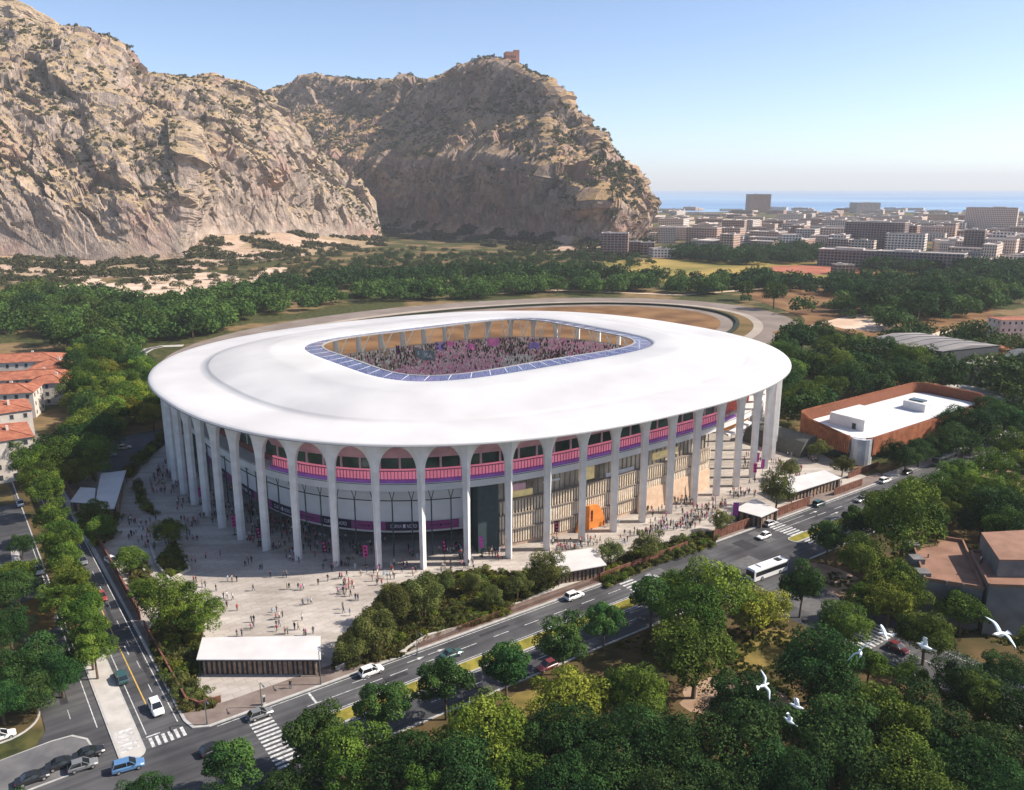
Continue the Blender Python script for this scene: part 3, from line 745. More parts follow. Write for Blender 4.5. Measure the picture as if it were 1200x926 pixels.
for p, q in zip(r0, r1):
    b = MB(); b.tube([p, q], 0.11, 5); b.build('beam', M_steel, roof)

# --- columns with a ridge facing outwards and arched heads
SP = PER / NB
def column_mesh():
    rings = []
    prof_c = [(0, .74), (6, .74), (14, .78), (19, .87), (23.2, .93)]
    Z0, Z1 = 23.2, 29.3
    for k in range(1, 13):
        t = k / 12.0; z = Z0 + (Z1 - Z0) * math.sin(t * PI / 2)
        prof_c.append((z, 0.93 + (SP / 2 - 0.93) * (1 - math.cos(t * PI / 2)) ** 1.0))
    prof_c.append((30.35, SP / 2))
    for z, hw in prof_c:
        d = 0.8 if z < 23 else 0.8 + 0.4 * (z - 23) / 7
        core = min(hw, 1.3)
        # plan: x = outwards, y = along the ring
        ridge = 0.35 if z < 24 else 0.35 + 0.7 * ((z - 24) / 6) ** 1.5
        rings.append([(-d, -hw * 0.92, z), (0.05, -hw, z), (d + ridge * (1 if z < 24 else 1), 0, z), (0.05, hw, z), (-d, hw * 0.92, z)])
    b = MB(); b.loft(rings, cap=True); return b.mesh('column', [M_colm])
cme = column_mesh()
for k in range(NB):
    p, h = ring_frame(k - 10)
    o = link('column', cme, stadium, L2(p, 0.15), h)

# --- ring-shaped pieces of the body
def ring_strip(name, c0, c1, section, m, parent=stadium, step=0.25, cap=True, smooth=False):
    """sweep a closed (offset, z) section along the ring of columns from c0 to c1"""
    full = abs(c1 - c0) >= NB - 1e-6
    cs = np.arange(c0, c1 + 1e-6, step) if not full else np.arange(c0, c1 - 1e-6, step)
    rings = [[L2(ring_pt(c, o), z) for o, z in section] for c in cs]
    if full: rings.append(rings[0])
    b = MB(); b.loft(rings, closed=True, cap=cap and not full)
    return b.build(name, m, parent, smooth=smooth)
def rect(o0, o1, z0, z1): return [(o0, z0), (o1, z0), (o1, z1), (o0, z1)]
deck = ring_strip('upper_deck', 0, NB, rect(4.0, 15, 18.0, 19.2), M_soff)
ring_strip('fascia', -14, 13, [(3.9, 17.4), (4.05, 17.4), (4.05, 19.35), (3.9, 19.35)], M_soff, deck)
ring_strip('dark_edge', -14, 13, [(3.85, 19.05), (3.95, 19.05), (3.95, 19.17), (3.85, 19.17)], M_dark, deck)
# pink concourse wall, glass strip and soffit on the seen side
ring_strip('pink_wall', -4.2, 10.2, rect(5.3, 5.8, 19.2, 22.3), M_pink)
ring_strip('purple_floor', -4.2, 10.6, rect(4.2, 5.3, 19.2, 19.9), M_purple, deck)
ring_strip('window_band', -4.2, 10.2, rect(5.6, 5.8, 22.3, 25.0), M_glass)
ring_strip('window_band', -14, -4.25, rect(8.5, 8.7, 20.8, 28.0), M_glass)
ring_strip('lower_wall', -14, -4.25, rect(8.2, 8.6, 19.2, 20.8), mat('dark_red_wall', (0.20, 0.07, 0.05), 0.8, var=0.2))
ring_strip('pink_soffit', -4.2, 10.2, [(5.3, 25.0), (6.1, 25.0), (6.1, 30.2), (3.4, 28.4)], M_pinkl)
b = MB()
for c in np.arange(-4.2, 10.21, 0.085):
    p, h = ring_frame(c); q = ring_pt(c, 4.4)
    b.box(L2(q, 20.75), (0.12, 0.15, 2.9), h)
rail = b.build('balustrade', M_rail, stadium)
ring_strip('handrail', -4.2, 10.2, rect(4.25, 4.5, 22.1, 22.25), M_rail, rail)
def posts(name, cs, off, z, dims, m, parent):
    b = MB(); b.box((0, 0, 0), dims); me = b.mesh(name, [m])
    for c in cs:
        p, h = ring_frame(c); q = ring_pt(c, off); link(name, me, parent, L2(q, z), h)
posts('mullion', np.arange(-4.0, 10.2, 0.5), 5.5, 23.65, (0.3, 0.5, 2.7), M_pinkl, stadium)
posts('mullion', np.arange(-14, -4.3, 0.5), 8.45, 24.4, (0.2, 0.16, 7.2), M_steel, stadium)
# white curved wall of the end stand, its bands and props
sec = [(10.2, 5.0), (9.2, 8.0), (8.8, 11.0), (8.9, 14.5), (9.4, 18.0), (10.0, 18.0), (10.6, 5.0)]
M_fabric = mat('pale_fabric_wall', (0.66, 0.64, 0.63), 0.7, var=0.05, scale=0.2)
ring_strip('curved_wall', -13, 1.35, sec, M_fabric, smooth=False)
ring_strip('wall_sill', -13, 1.35, rect(9.9, 10.4, 4.7, 5.15), M_soff)
M_letter = mat('pale_letters', (0.62, 0.58, 0.66), 0.6, var=0)
def text_geo(s, size):
    cu = bpy.data.curves.new('lettering', 'FONT'); cu.body = s; cu.size = size; cu.align_x = 'CENTER'; cu.align_y = 'CENTER'
    o = bpy.data.objects.new('lettering', cu); COL.objects.link(o)
    dg = bpy.context.evaluated_depsgraph_get(); dg.update()
    me = bpy.data.meshes.new_from_object(o.evaluated_get(dg))
    v = [tuple(q.co) for q in me.vertices]; f = [tuple(p.vertices) for p in me.polygons]
    bpy.data.objects.remove(o); bpy.data.curves.remove(cu); bpy.data.meshes.remove(me)
    return v, f
TXT = text_geo('CURVA \u25A0 NORD', 1.75)
for k in range(-13, 1):
    blk = (k % 2 == 0)
    blk = k in (-3, -1, -5, -7, -9, -11, -13)
    c1 = min(k + 1.0, 1.3)
    bd = ring_strip('banner_band', k + 0.0, c1, rect(9.0, 9.25, 5.6, 7.7), M_black if blk else M_mag)
    v, f = TXT; bb = MB(); sc_ = 0.62 if blk else 0.5; k_in = 8.95
    pts = []
    for x, y, z in v:
        c = k + 0.5 + x * sc_ * 0.9 / SP; q = ring_pt(c, k_in); pts.append(L2(q, 6.65 + y * (0.75 if blk else 0.42)))
    bb.add(pts, f); bb.build('lettering', M_letter if blk else M_black, bd)
for k in np.arange(-12.75, 1.3, 0.5):
    p = ring_pt(k, 6.6); p1, p2 = ring_pt(k - 0.11, 6.4), ring_pt(k + 0.11, 6.4)
    b = MB(); b.tube([L2(p, 0.15), L2(p, 14.2)], 0.17, 6)
    b.tube([L2(p, 14.1), L2(p1, 17.95)], 0.1, 5); b.tube([L2(p, 14.1), L2(p2, 17.95)], 0.1, 5); b.build('prop', M_green, stadium)
ring_strip('tie_beam', -13, 1.2, rect(6.5, 6.7, 14.0, 14.2), M_green)
# dark slab where the end meets the long side
b = MB()
pa, pb, pc, pd = ring_pt(1.38, 4.4), ring_pt(1.93, 4.9), ring_pt(1.95, 13), ring_pt(1.35, 13)
b.prism([L2(q, 0)[:2] for q in (pa, pb, pc, pd)], 0.15, 17.9)
b.build('dark_slab', mat('dark_teal_slab', (0.04, 0.065, 0.07), 0.6, var=0.1), stadium)
# long side: glass, slatted storeys, ledges
FA, FB = 1.95, 9.35
face = ring_strip('long_facade', FA, FB, rect(5.9, 14, 0.15, 18.0), M_wglass)
ring_strip('base_wall', FA, FB, rect(5.5, 6.0, 0.15, 1.1), mat('base_stone', (0.45, 0.33, 0.25), 0.8, var=0.15), face)
def slats(z0, z1, off, step, w, name='slat_screen', lean=0.0, ca=FA, cb=FB):
    b = MB()
    for c in np.arange(ca + step / 2, cb, step):
        p, h = ring_frame(c); q = ring_pt(c, off)
        b.box(L2(q, (z0 + z1) / 2), (0.32, w, z1 - z0), h)
    return b.build(name, M_slat, face)
slats(1.2, 4.7, 5.4, 0.072, 0.36); slats(5.0, 8.6, 5.2, 0.072, 0.40); slats(8.9, 12.2, 5.0, 0.085, 0.26)
for z in (4.85, 8.75, 12.35): ring_strip('ledge', FA, FB, rect(4.7, 6.0, z - 0.14, z + 0.12), M_ledge, face)
posts('mullion', np.arange(FA, FB, 0.16), 5.8, 15.2, (0.25, 0.14, 5.6), M_ledge, face)
for (c0, c1, z0, z1, m_) in ((2.15, 2.9, 12.6, 14.2, M_ywin), (2.2, 2.85, 14.3, 16.0, M_pinkl), (3.2, 3.9, 14.9, 15.4, M_soff), (5.2, 6.4, 12.5, 13.5, M_soff), (4.3, 4.9, 13.2, 16.5, M_ywin), (6.9, 7.9, 13.5, 15.5, M_ywin), (3.2, 3.9, 7.2, 8.3, M_soff), (1.95, 2.1, 15.0, 16.6, M_ywin)):
    ring_strip('lit_bay', c0, c1, rect(5.6, 5.9, z0, z1), m_, face)
ring_strip('timber_wall', 6.3, FB, [(4.3, 0.15), (5.0, 0.15), (5.0, 6.2), (4.7, 6.2)], mat('blond_timber', (0.52, 0.36, 0.24), 0.75, col2=(0.62, 0.46, 0.33), scale=0.6), face)
b = MB()   # orange arched panel
pts = []
for k in range(17):
    t = k / 16.0; c = 4.15 + 0.95 * t; z = 0.3 + 6.3 * (1 - abs(2 * t - 1) ** 3.5); q0, q1 = ring_pt(c, 4.2), ring_pt(c, 4.8); pts.append((q0, q1, z))
for i in range(16):
    (a0, a1, az), (c0_, c1_, cz) = pts[i], pts[i + 1]
    b.add([L2(a0, 0.15), L2(c0_, 0.15), L2(c0_, cz), L2(a0, az)], [(0, 1, 2, 3)]); b.add([L2(a0, az), L2(c0_, cz), L2(c1_, cz), L2(a1, az)], [(0, 1, 2, 3)])
b.build('orange_panel', M_orange, face)
# cross walls, core, stairs
ring_strip('core_wall', -20, 1.6, rect(19, 20, 0.15, 18), M_dark)  # wall coloured dark to stand for the shade deep in the concourse
ring_strip('core_wall', 9.0, 16, rect(26, 27, 0.15, 18), M_grey)
ring_strip('white_ramp', 10.3, 12.2, [(5.0, 13.6), (9.0, 14.6), (9.0, 15.2), (5.0, 14.2)], M_soff)
ring_strip('red_wall', 10.6, 13, [(8.0, 19.2), (8.6, 19.2), (8.6, 24.5), (8.0, 23)], mat('red_panel', (0.55, 0.10, 0.07), 0.7, var=0.2))
ring_strip('red_wall', 9.8, 12.0, [(5.4, 15.6), (5.8, 15.6), (5.8, 16.4), (5.4, 16.4)], M_orange)
# --- bowl, pitch, crowd
def bowl_pt(c, t):
    o = ring_pt(c, 13.5); u, v = w2s(*o); ph = math.atan2(v, u)
    r0 = se_r(ph, 57, 41, 5.5); r1 = math.hypot(u, v); r = r0 * (1 - t) + r1 * t
    return s2w(r * math.cos(ph), r * math.sin(ph)), 1.2 + 4.5 * t + 16.0 * t ** 1.6
b = MB()
rings = [[L2(*bowl_pt(k * NB / 232.0, t)) for k in range(232)] for t in np.linspace(0, 1, 9)]
b.loft(rings, closed=True)
b.build('seating_bowl', mat('pale_stand_concrete', (0.50, 0.48, 0.46), 0.85, var=0.1, scale=0.3), stadium)
ring_strip('top_walkway', 0, NB, rect(12.0, 13.5, 21.2, 21.75), M_grey)
b = MB(); pr = [[L2(s2w(se_r(2 * PI * k / 80, 58, 42, 5.5) * math.cos(2 * PI * k / 80), se_r(2 * PI * k / 80, 58, 42, 5.5) * math.sin(2 * PI * k / 80)), 0.3) for k in range(80)]]
b.add(pr[0], [tuple(range(80))]); pitch = b.build('pitch', mat('pitch_turf', (0.05, 0.13, 0.025), 0.9, var=0.2, scale=0.1), stadium)
b = MB()
for (u0, v0, u1, v1) in ((-52, -34, 52, -33.8), (-52, 33.8, 52, 34), (-52, -34, -51.8, 34), (51.8, -34, 52, 34), (-0.1, -34, 0.1, 34), (-52, -20, -36, -19.8), (-52, 19.8, -36, 20), (-36, -20, -35.8, 20)):
    b.add([L2(s2w(u0, v0), .34), L2(s2w(u1, v0), .34), L2(s2w(u1, v1), .34), L2(s2w(u0, v1), .34)], [(0, 1, 2, 3)])
b.build('pitch_lines', M_white, pitch)
b = MB()
for (u0, v0, u1, v1) in ((-56, -38.5, -55.6, 38.5), (-55, 38.2, 55, 38.6)):
    b.add([L2(s2w(u0, v0), .3), L2(s2w(u1, v1), .3), L2(s2w(u1, v1), 1.4), L2(s2w(u0, v0), 1.4)], [(0, 1, 2, 3)])
b.build('advert_boards', M_white, pitch)
# V trusses between the top of the stands and the roof
for k in range(NB):
    c = k + 0.5
    p, a1, a2 = ring_pt(c, 13.0), ring_pt(c - 0.30, 16.0), ring_pt(c + 0.30, 16.0)
    b = MB(); b.tube([L2(p, 21.6), L2(a1, 30.6)], 0.26, 5); b.tube([L2(p, 21.6), L2(a2, 30.6)], 0.26, 5)
    b.build('truss', M_steel, stadium)
# crowd in the stands: nobody could count it
def attr_mat(name, rough=0.85, mult=1.0):
    m = bpy.data.materials.new(name); m.use_nodes = True; t = m.node_tree; b_ = t.nodes['Principled BSDF']
    b_.inputs['Roughness'].default_value = rough; b_.inputs['Specular IOR Level'].default_value = 0.15
    a = _n(t, 'ShaderNodeAttribute'); a.attribute_name = 'col'; t.links.new(a.outputs['Color'], b_.inputs['Base Color']); return m
M_crowd = attr_mat('clothes_of_the_crowd')
Vs, Fs, Cs = [], [], []
pinks = [(0.95, 0.50, 0.66), (0.96, 0.60, 0.74), (0.92, 0.30, 0.58), (0.95, 0.70, 0.80)]
darks = [(0.02, 0.02, 0.03), (0.05, 0.03, 0.04), (0.10, 0.05, 0.04), (0.03, 0.02, 0.05), (0.22, 0.13, 0.09), (0.32, 0.12, 0.2), (0.12, 0.10, 0.10), (0.6, 0.55, 0.5), (0.75, 0.35, 0.5)]
whites = [(0.9, 0.88, 0.86), (0.8, 0.77, 0.74), (0.9, 0.88, 0.86)]
for t in np.linspace(0.03, 0.97, 46):
    L = 2 * PI * (48 + 34 * t) / 0.85
    for k in range(int(L)):
        if RNG.random() < 0.10: continue
        c = NB * (k + RNG.random() * 0.5) / L
        (x, y), z = bowl_pt(c, t)
        px, py, d = W2P(x, y, z + 0.6)
        if not (340 < px < 765 and y > 255): continue
        n = math.sin(px * 0.045 + t * 3) + math.sin(px * 0.11 - t * 7) * 0.6
        if 455 < px < 590 and t < 0.72: pal = pinks if RNG.random() < 0.85 else darks
        elif 585 < px < 625 and t < 0.75: pal = whites if RNG.random() < 0.75 else darks
        elif 395 < px < 465: pal = (whites, darks, darks, [(0.45, 0.33, 0.25)])[int(RNG.integers(4))]
        elif n > 0.35: pal = pinks if RNG.random() < 0.7 else darks
        else: pal = darks if RNG.random() < 0.74 else (pinks if RNG.random() < .6 else whites)
        col_ = np.array(pal[int(RNG.integers(len(pal)))]) * RNG.uniform(0.9, 1.25)
        k0 = len(Vs); w, dd, h = 0.24, 0.17, RNG.uniform(0.95, 1.5); X, Y, Z = x - SCX, y - SCY, z + 0.05
        for zz, q in ((Z, 0.9), (Z + h * 0.72, 1.0), (Z + h * 0.8, 0.45), (Z + h, 0.42)):
            Vs += [(X - w * q, Y - dd * q, zz), (X + w * q, Y - dd * q, zz), (X + w * q, Y + dd * q, zz), (X - w * q, Y + dd * q, zz)]
        for r_ in range(3):
            for e in range(4):
                Fs.append((k0 + r_ * 4 + e, k0 + r_ * 4 + (e + 1) % 4, k0 + r_ * 4 + 4 + (e + 1) % 4, k0 + r_ * 4 + 4 + e)); Cs.append((*(col_ if r_ < 2 else (0.30, 0.18, 0.13)), 1))
        Fs.append((k0 + 12, k0 + 13, k0 + 14, k0 + 15)); Cs.append((0.06, 0.04, 0.03, 1))
crowd = link('crowd', np_mesh('crowd', Vs, Fs, [M_crowd], colors=Cs), None, (SCX, SCY, 0))
tag(crowd, 'packed crowd of fans in pink, black and white filling the stands', 'crowd', kind='stuff')
# flags and a lettered banner held over the far stand
def flag(px, py, Y, w, h, m, label, cross=None, txt=None, tilt=0.0, name='flag'):
    k_ = .62 if name == 'flag' else .8; w *= k_; h *= k_
    x, y, z = at_depth(px, py, Y)
    r = empty(name, (x, y, z - h / 2), 0, label, 'flag' if name == 'flag' else 'banner')
    b = MB(); nx = 8
    rows = [[((i / nx - 0.5) * w, 0.45 * math.sin(i * 1.1 + px) + dy, 0.25 * math.sin(i * .9 + px) + tilt * (i / nx - 0.5) + k * h) for i in range(nx + 1)] for dy in (0, 0.04) for k in (0, 1)]
    b.add(rows[0] + rows[1], [(i, i + 1, nx + 2 + i, nx + 1 + i) for i in range(nx)]); b.add(rows[2] + rows[3], [(i + 1, i, nx + 1 + i, nx + 2 + i) for i in range(nx)])
    b.build('cloth', m, r)
    b = MB(); b.tube([(-w / 2, 0.05, -2.2 - tilt / 2), (-w / 2, 0.05, h + 0.2 - tilt / 2)], 0.06, 5); b.build('pole', M_ledge, r)
    if cross:
        b = MB()
        for s_ in (1, -1):
            b.add([(-w / 2, -0.14, h * (0.5 - 0.5 * s_) + 0.5 * s_), (w / 2, -0.14, h * (0.5 + 0.5 * s_) - 0.1 * s_), (w / 2, -0.14, h * (0.5 + 0.5 * s_) - 0.7 * s_), (-w / 2, -0.14, h * (0.5 - 0.5 * s_) - 0.1 * s_)], [(0, 1, 2, 3)])
        b.build('cross', cross, r)
    if txt:
        v, f = text_geo(txt, h * 0.62); b = MB()
        b.add([(p[0] * 0.95, -0.16, h * 0.5 + p[1] + tilt * p[0] / w) for p in v], f); b.build('lettering', M_letter, r)
M_flagp = mat('violet_cloth', (0.42, 0.28, 0.62), 0.8, var=0.15); M_flagk = mat('pink_cloth', (0.80, 0.22, 0.48), 0.8, var=0.15); M_flagd = mat('slate_cloth', (0.12, 0.15, 0.19), 0.8, var=0.15)
M_navy = mat('navy_cloth', (0.03, 0.03, 0.08), 0.8, var=0.1)
flag(516, 406, 322, 6.0, 5.0, M_flagp, 'lilac flag with a dark diagonal cross waved above the far stand', cross=M_navy)
flag(528, 403, 326, 5.0, 3.2, M_flagk, 'small magenta flag just right of the lilac crossed flag')
flag(552, 406, 324, 5.0, 4.0, M_flagk, 'pink flag above dark fans in the middle of the far stand')
flag(578, 401, 328, 8.0, 5.0, M_flagk, 'broad pink flag near the top row of the far stand', tilt=0.6)
flag(626, 405, 326, 7.0, 4.0, M_flagp, 'pale violet flag right of the white block of fans')
flag(466, 410, 318, 2.2, 5.5, mat('dark_purple_cloth', (0.10, 0.05, 0.16), 0.8, var=0.1), 'narrow dark purple upright flag at the left of the far stand')
flag(498, 416, 312, 9.5, 4.8, M_flagd, 'slate grey fan banner with pale letters held over the far stand', txt='ROSA', tilt=-1.6, name='banner')
# ================================================================== VEGETATION
def leaf_mat(name, dark, light, trans=0.25):
    m = bpy.data.materials.new(name); m.use_nodes = True; t = m.node_tree
    out = t.nodes['Material Output']; b_ = t.nodes['Principled BSDF']
    b_.inputs['Roughness'].default_value = 0.7; b_.inputs['Specular IOR Level'].default_value = 0.08
    a = _n(t, 'ShaderNodeAttribute'); a.attribute_name = 'tint'
    oi = _n(t, 'ShaderNodeObjectInfo')
    r = _n(t, 'ShaderNodeValToRGB'); e = r.color_ramp.elements
    e[0].position = 0.05; e[0].color = (*dark, 1); e[1].position = 0.95; e[1].color = (*light, 1)
    t.links.new(a.outputs['Fac'], r.inputs[0])
    hs = _n(t, 'ShaderNodeHueSaturation')
    mr = _n(t, 'ShaderNodeMapRange'); mr.inputs[3].default_value = 0.68; mr.inputs[4].default_value = 1.36
    t.links.new(oi.outputs['Random'], mr.inputs[0]); t.links.new(mr.outputs[0], hs.inputs['Value'])
    mr2 = _n(t, 'ShaderNodeMapRange'); mr2.inputs[3].default_value = 0.482; mr2.inputs[4].default_value = 0.525
    mm = _n(t, 'ShaderNodeMath', operation='FRACT'); mq = _n(t, 'ShaderNodeMath', operation='MULTIPLY'); mq.inputs[1].default_value = 7.31
    t.links.new(oi.outputs['Random'], mq.inputs[0]); t.links.new(mq.outputs[0], mm.inputs[0]); t.links.new(mm.outputs[0], mr2.inputs[0])
    t.links.new(mr2.outputs[0], hs.inputs['Hue'])
    t.links.new(r.outputs[0], hs.inputs['Color']); t.links.new(hs.outputs[0], b_.inputs['Base Color'])
    tr = _n(t, 'ShaderNodeBsdfTranslucent'); t.links.new(hs.outputs[0], tr.inputs[0])
    mx = _n(t, 'ShaderNodeMixShader'); mx.inputs[0].default_value = trans
    t.links.new(b_.outputs[0], mx.inputs[1]); t.links.new(tr.outputs[0], mx.inputs[2]); t.links.new(mx.outputs[0], out.inputs[0])
    return m
LEAF = {
    'green': leaf_mat('leaf_green', (0.022, 0.056, 0.010), (0.155, 0.215, 0.030)),
    'mid': leaf_mat('leaf_mid_green', (0.014, 0.040, 0.011), (0.100, 0.150, 0.030)),
    'dark': leaf_mat('leaf_dark_green', (0.007, 0.029, 0.010), (0.058, 0.112, 0.026)),
    'bright': leaf_mat('leaf_yellow_green', (0.07, 0.10, 0.012), (0.28, 0.29, 0.04)),
    'street': leaf_mat('leaf_street_tree', (0.020, 0.060, 0.018), (0.110, 0.190, 0.042)),
    'olive': leaf_mat('leaf_olive', (0.044, 0.060, 0.016), (0.175, 0.190, 0.052)),
    'shrub': leaf_mat('leaf_shrub', (0.040, 0.055, 0.015), (0.160, 0.150, 0.040)),
    'scrub': leaf_mat('leaf_scrub', (0.030, 0.038, 0.018), (0.085, 0.085, 0.036), 0.1),
}
M_bark = mat('bark', (0.12, 0.085, 0.06), 0.95, var=0.3, scale=1.5)
def crown_np(seed, n_clump, per, leaf, R=1.0, H=0.8, cr=(0.26, 0.42), flat=0.35, gap=0.0, lift=0.0):
    """leaf faces spread through uneven clumps inside an ellipsoid of radius R and half height H centred on the origin"""
    g = np.random.default_rng(seed)
    d = g.normal(0, 1, (n_clump * 3, 3)); d /= np.linalg.norm(d, axis=1)[:, None]
    d = d[d[:, 2] > -0.55 - 0.2 * g.random(len(d))][:n_clump]
    rad = g.uniform(0.35, 0.86, len(d)) ** 0.75
    lob = 1 + 0.24 * np.sin(np.arctan2(d[:, 1], d[:, 0]) * 3 + seed) + 0.14 * np.sin(np.arctan2(d[:, 1], d[:, 0]) * 5 + 2.1 * seed)
    C = d * (rad * lob)[:, None] * np.array([R, R, H]); C[:, 2] = np.where(C[:, 2] < 0, C[:, 2] * (1 - flat), C[:, 2]) + lift
    rc = g.uniform(*cr, len(C)) * R
    tint_c = g.random(len(C)) ** 1.3 * 0.72
    P, Nn, T = [], [], []
    for c, r, tc in zip(C, rc, tint_c):
        q = g.normal(0, 1, (per, 3)); q /= np.linalg.norm(q, axis=1)[:, None]
        q = q[q[:, 2] > -0.75]
        k = g.uniform(0.70, 1.08, len(q)); p = c + q * (k * r)[:, None] * np.array([1, 1, 0.78])
        P.append(p); Nn.append(q); T.append(np.clip(tc + 0.35 * g.random(len(q)), 0, 1))
    P, Nn, T = np.concatenate(P), np.concatenate(Nn), np.concatenate(T)
    keep = np.ones(len(P), bool)
    for c, r in zip(C, rc):
        keep &= ~(np.linalg.norm((P - c) / np.array([1, 1, 0.78]), axis=1) < r * 0.62)
    P, Nn, T = P[keep], Nn[keep], T[keep]
    n = Nn + g.normal(0, 0.55, P.shape); n[:, 2] += 0.25; n /= np.linalg.norm(n, axis=1)[:, None]
    a = np.cross(n, g.normal(0, 1, P.shape)); a /= np.linalg.norm(a, axis=1)[:, None]; bb = np.cross(n, a)
    s = leaf * g.uniform(0.7, 1.35, len(P))[:, None]
    V = np.stack([P - a * s, P - bb * s * 0.62, P + a * s, P + bb * s * 0.62], 1).reshape(-1, 3)
    Fc = np.arange(len(P) * 4).reshape(-1, 4)
    return V, Fc, T, C
def trunk_mb(C, zc, r, H, seed, limbs=6):
    """tapered trunk with limbs reaching into the clumps; base at z=0, crown centre at zc"""
    g = random.Random(seed); b = MB(); zf = zc - H * 0.55
    bend = (g.uniform(-.05, .05), g.uniform(-.05, .05))
    b.tube([(0, 0, -0.3), (bend[0] * .4, bend[1] * .4, zf * .5), (bend[0], bend[1], zf), (bend[0] * 1.5, bend[1] * 1.5, zc + H * .2)], [r * 1.25, r, r * .85, r * .35], 7)
    idx = list(range(len(C))); g.shuffle(idx)
    for i in idx[:limbs]:
        c = C[i]; z0 = zf * g.uniform(.8, 1.0)
        b.tube([(bend[0], bend[1], z0), (c[0] * .45, c[1] * .45, zc + c[2] * .5 - H * .12), (c[0] * .9, c[1] * .9, zc + c[2])], [r * .6, r * .4, r * .15], 5)
    return b
# each kind is modelled at crown radius 1; the thing is scaled to its size
TREES = {}
def make_kind(key, leafkey, nclump, per, leaf, H, zc, nvar, tr=0.055, **kw):
    TREES[key] = []
    for v in range(nvar):
        sd_ = hash_(key) + v * 13
        V, Fc, T, C = crown_np(sd_, nclump, per, leaf, 1.0, H, **kw)
        V = V + np.array([0, 0, zc])
        cm = np_mesh('crown', V, Fc, [LEAF[leafkey]], tint=T)
        tm = trunk_mb(C, zc, tr, H, sd_, 7).mesh('trunk', [M_bark])
        TREES[key].append((cm, tm, zc))
def hash_(s): return sum(ord(c) * (i + 3) for i, c in enumerate(s)) % 1000
make_kind('green', 'green', 52, 380, 0.034, 0.78, 1.30, 5, cr=(0.2, 0.44))
make_kind('dark', 'dark', 58, 380, 0.032, 0.72, 1.22, 5, cr=(0.2, 0.44))
make_kind('loose', 'green', 40, 430, 0.034, 0.8, 1.3, 3, cr=(0.18, 0.40))
make_kind('bright', 'bright', 74, 320, 0.030, 0.62, 1.05, 3, cr=(0.20, 0.34))
make_kind('street', 'street', 30, 420, 0.046, 0.95, 1.65, 4, tr=0.05, cr=(0.24, 0.40))
make_kind('olive', 'olive', 54, 330, 0.036, 0.86, 1.25, 4)
make_kind('tall', 'green', 46, 330, 0.042, 1.35, 1.95, 3, tr=0.06)
make_kind('midgreen', 'mid', 34, 110, 0.068, 0.75, 1.20, 4, cr=(0.3, 0.46))
make_kind('middark', 'dark', 34, 110, 0.068, 0.75, 1.20, 4, cr=(0.3, 0.46))
make_kind('farwood', 'dark', 18, 34, 0.13, 0.72, 1.05, 3, cr=(0.36, 0.52))
TREE_N = {}
def tree(kind, x, y, R, label, group=None, z0=0.0, cat='tree', name='tree', zs=None):
    i = TREE_N.get(kind, 0); TREE_N[kind] = i + 1
    cm, tm, zc = TREES[kind][i % len(TREES[kind])]
    r = empty(name, (x, y, z0), random.uniform(0, 2 * PI), label, cat, group)
    r.scale = (R * random.uniform(.93, 1.07), R * random.uniform(.93, 1.07), (zs or R) * random.uniform(.94, 1.1))
    c = link('crown', cm, r); t = link('trunk', tm, r)
    return r
def tree_px(kind, cx, cy, rp, label, group=None, grow=1.0):
    zc = TREES[kind][0][2]; R = 5.0
    for _ in range(12):
        x, y = G(cx, cy, R * zc); d = W2P(x, y, R * zc)[2]; R = rp * grow * d / F
    return tree(kind, x, y, R, label, group)
TRACK_OUT = stadium_oval(TA + 7, TB + 7, *TC, TT, p=2.0)
def row(kind, lst, label, group, grow=1.0):
    for i, q in enumerate(lst):
        lb = q[3] if len(q) > 3 else label
        kd = ('dark', 'dark', 'dark', 'green', 'dark', 'dark', 'loose')[i % 7] if kind == 'dark' and len(lst) > 30 else kind
        tree_px(kd, q[0], q[1], q[2], lb, group, grow)
# street trees along the avenue, each one told apart by its place in the row
row('street', [(275, 893, 31, 'dark street tree at the bottom edge, beside the junction and left of the zebra crossing'),
    (367, 862, 34, 'big dark street tree covering the right end of the bottom zebra crossing'),
    (452, 823, 30, 'street tree below the white car leaving the kiosk, between avenue and side lane'),
    (522, 799, 31, 'street tree on the yellow verge hiding a dark car'),
    (593, 777, 29, 'round street tree third from the right in the row along the yellow verge'),
    (661, 750, 28, 'street tree on the verge straight below the white hatchback'),
    (708, 729, 23, 'small street tree at the right of the verge row, below the crossing'),
    (764, 702, 27, 'street tree hiding the car at the middle zebra crossing')], '', 'street trees along the avenue verge')
row('street', [(971, 627, 23, 'slim street tree by the yellow verge tip at the right zebra crossing'), (940, 688, 24, 'lone street tree on the asphalt edge right of the white bus'), (1007, 613, 21, 'street tree just right of the slim tree at the verge tip')], '', 'street trees at the junction')
# domes of the park in the foreground
row('bright', [(570, 860, 52, 'wide bright yellow green dome tree at the front of the park'), (665, 818, 46, 'yellow green dome tree below the middle of the verge row'), (885, 714, 34, 'rounded yellow green tree left of the dry lawn'), (1042, 702, 34, 'yellow green spreading tree left of the terracotta roof')], '', None)
row('green', [(838, 697, 42, 'large green tree beside the junction, facing the white bus'), (808, 726, 40, 'dense green tree left of the big tree at the junction'), (790, 690, 24, 'small green tree behind the dense trees at the junction'), (815, 768, 44, 'tall green tree with visible trunk left of the dirt patch'),
    (746, 818, 38, 'green park tree right of the yellow green dome'), (1061, 612, 46, 'huge spreading green tree in the middle of the right park'), (1010, 655, 28, 'green tree at the right end of the junction'), (1055, 690, 30, 'green tree touching the terracotta roofed house'), (1128, 714, 25, 'small round tree in front of the grey house wall'), (1086, 745, 30, 'round tree over the side road below the terracotta house')], '', None)
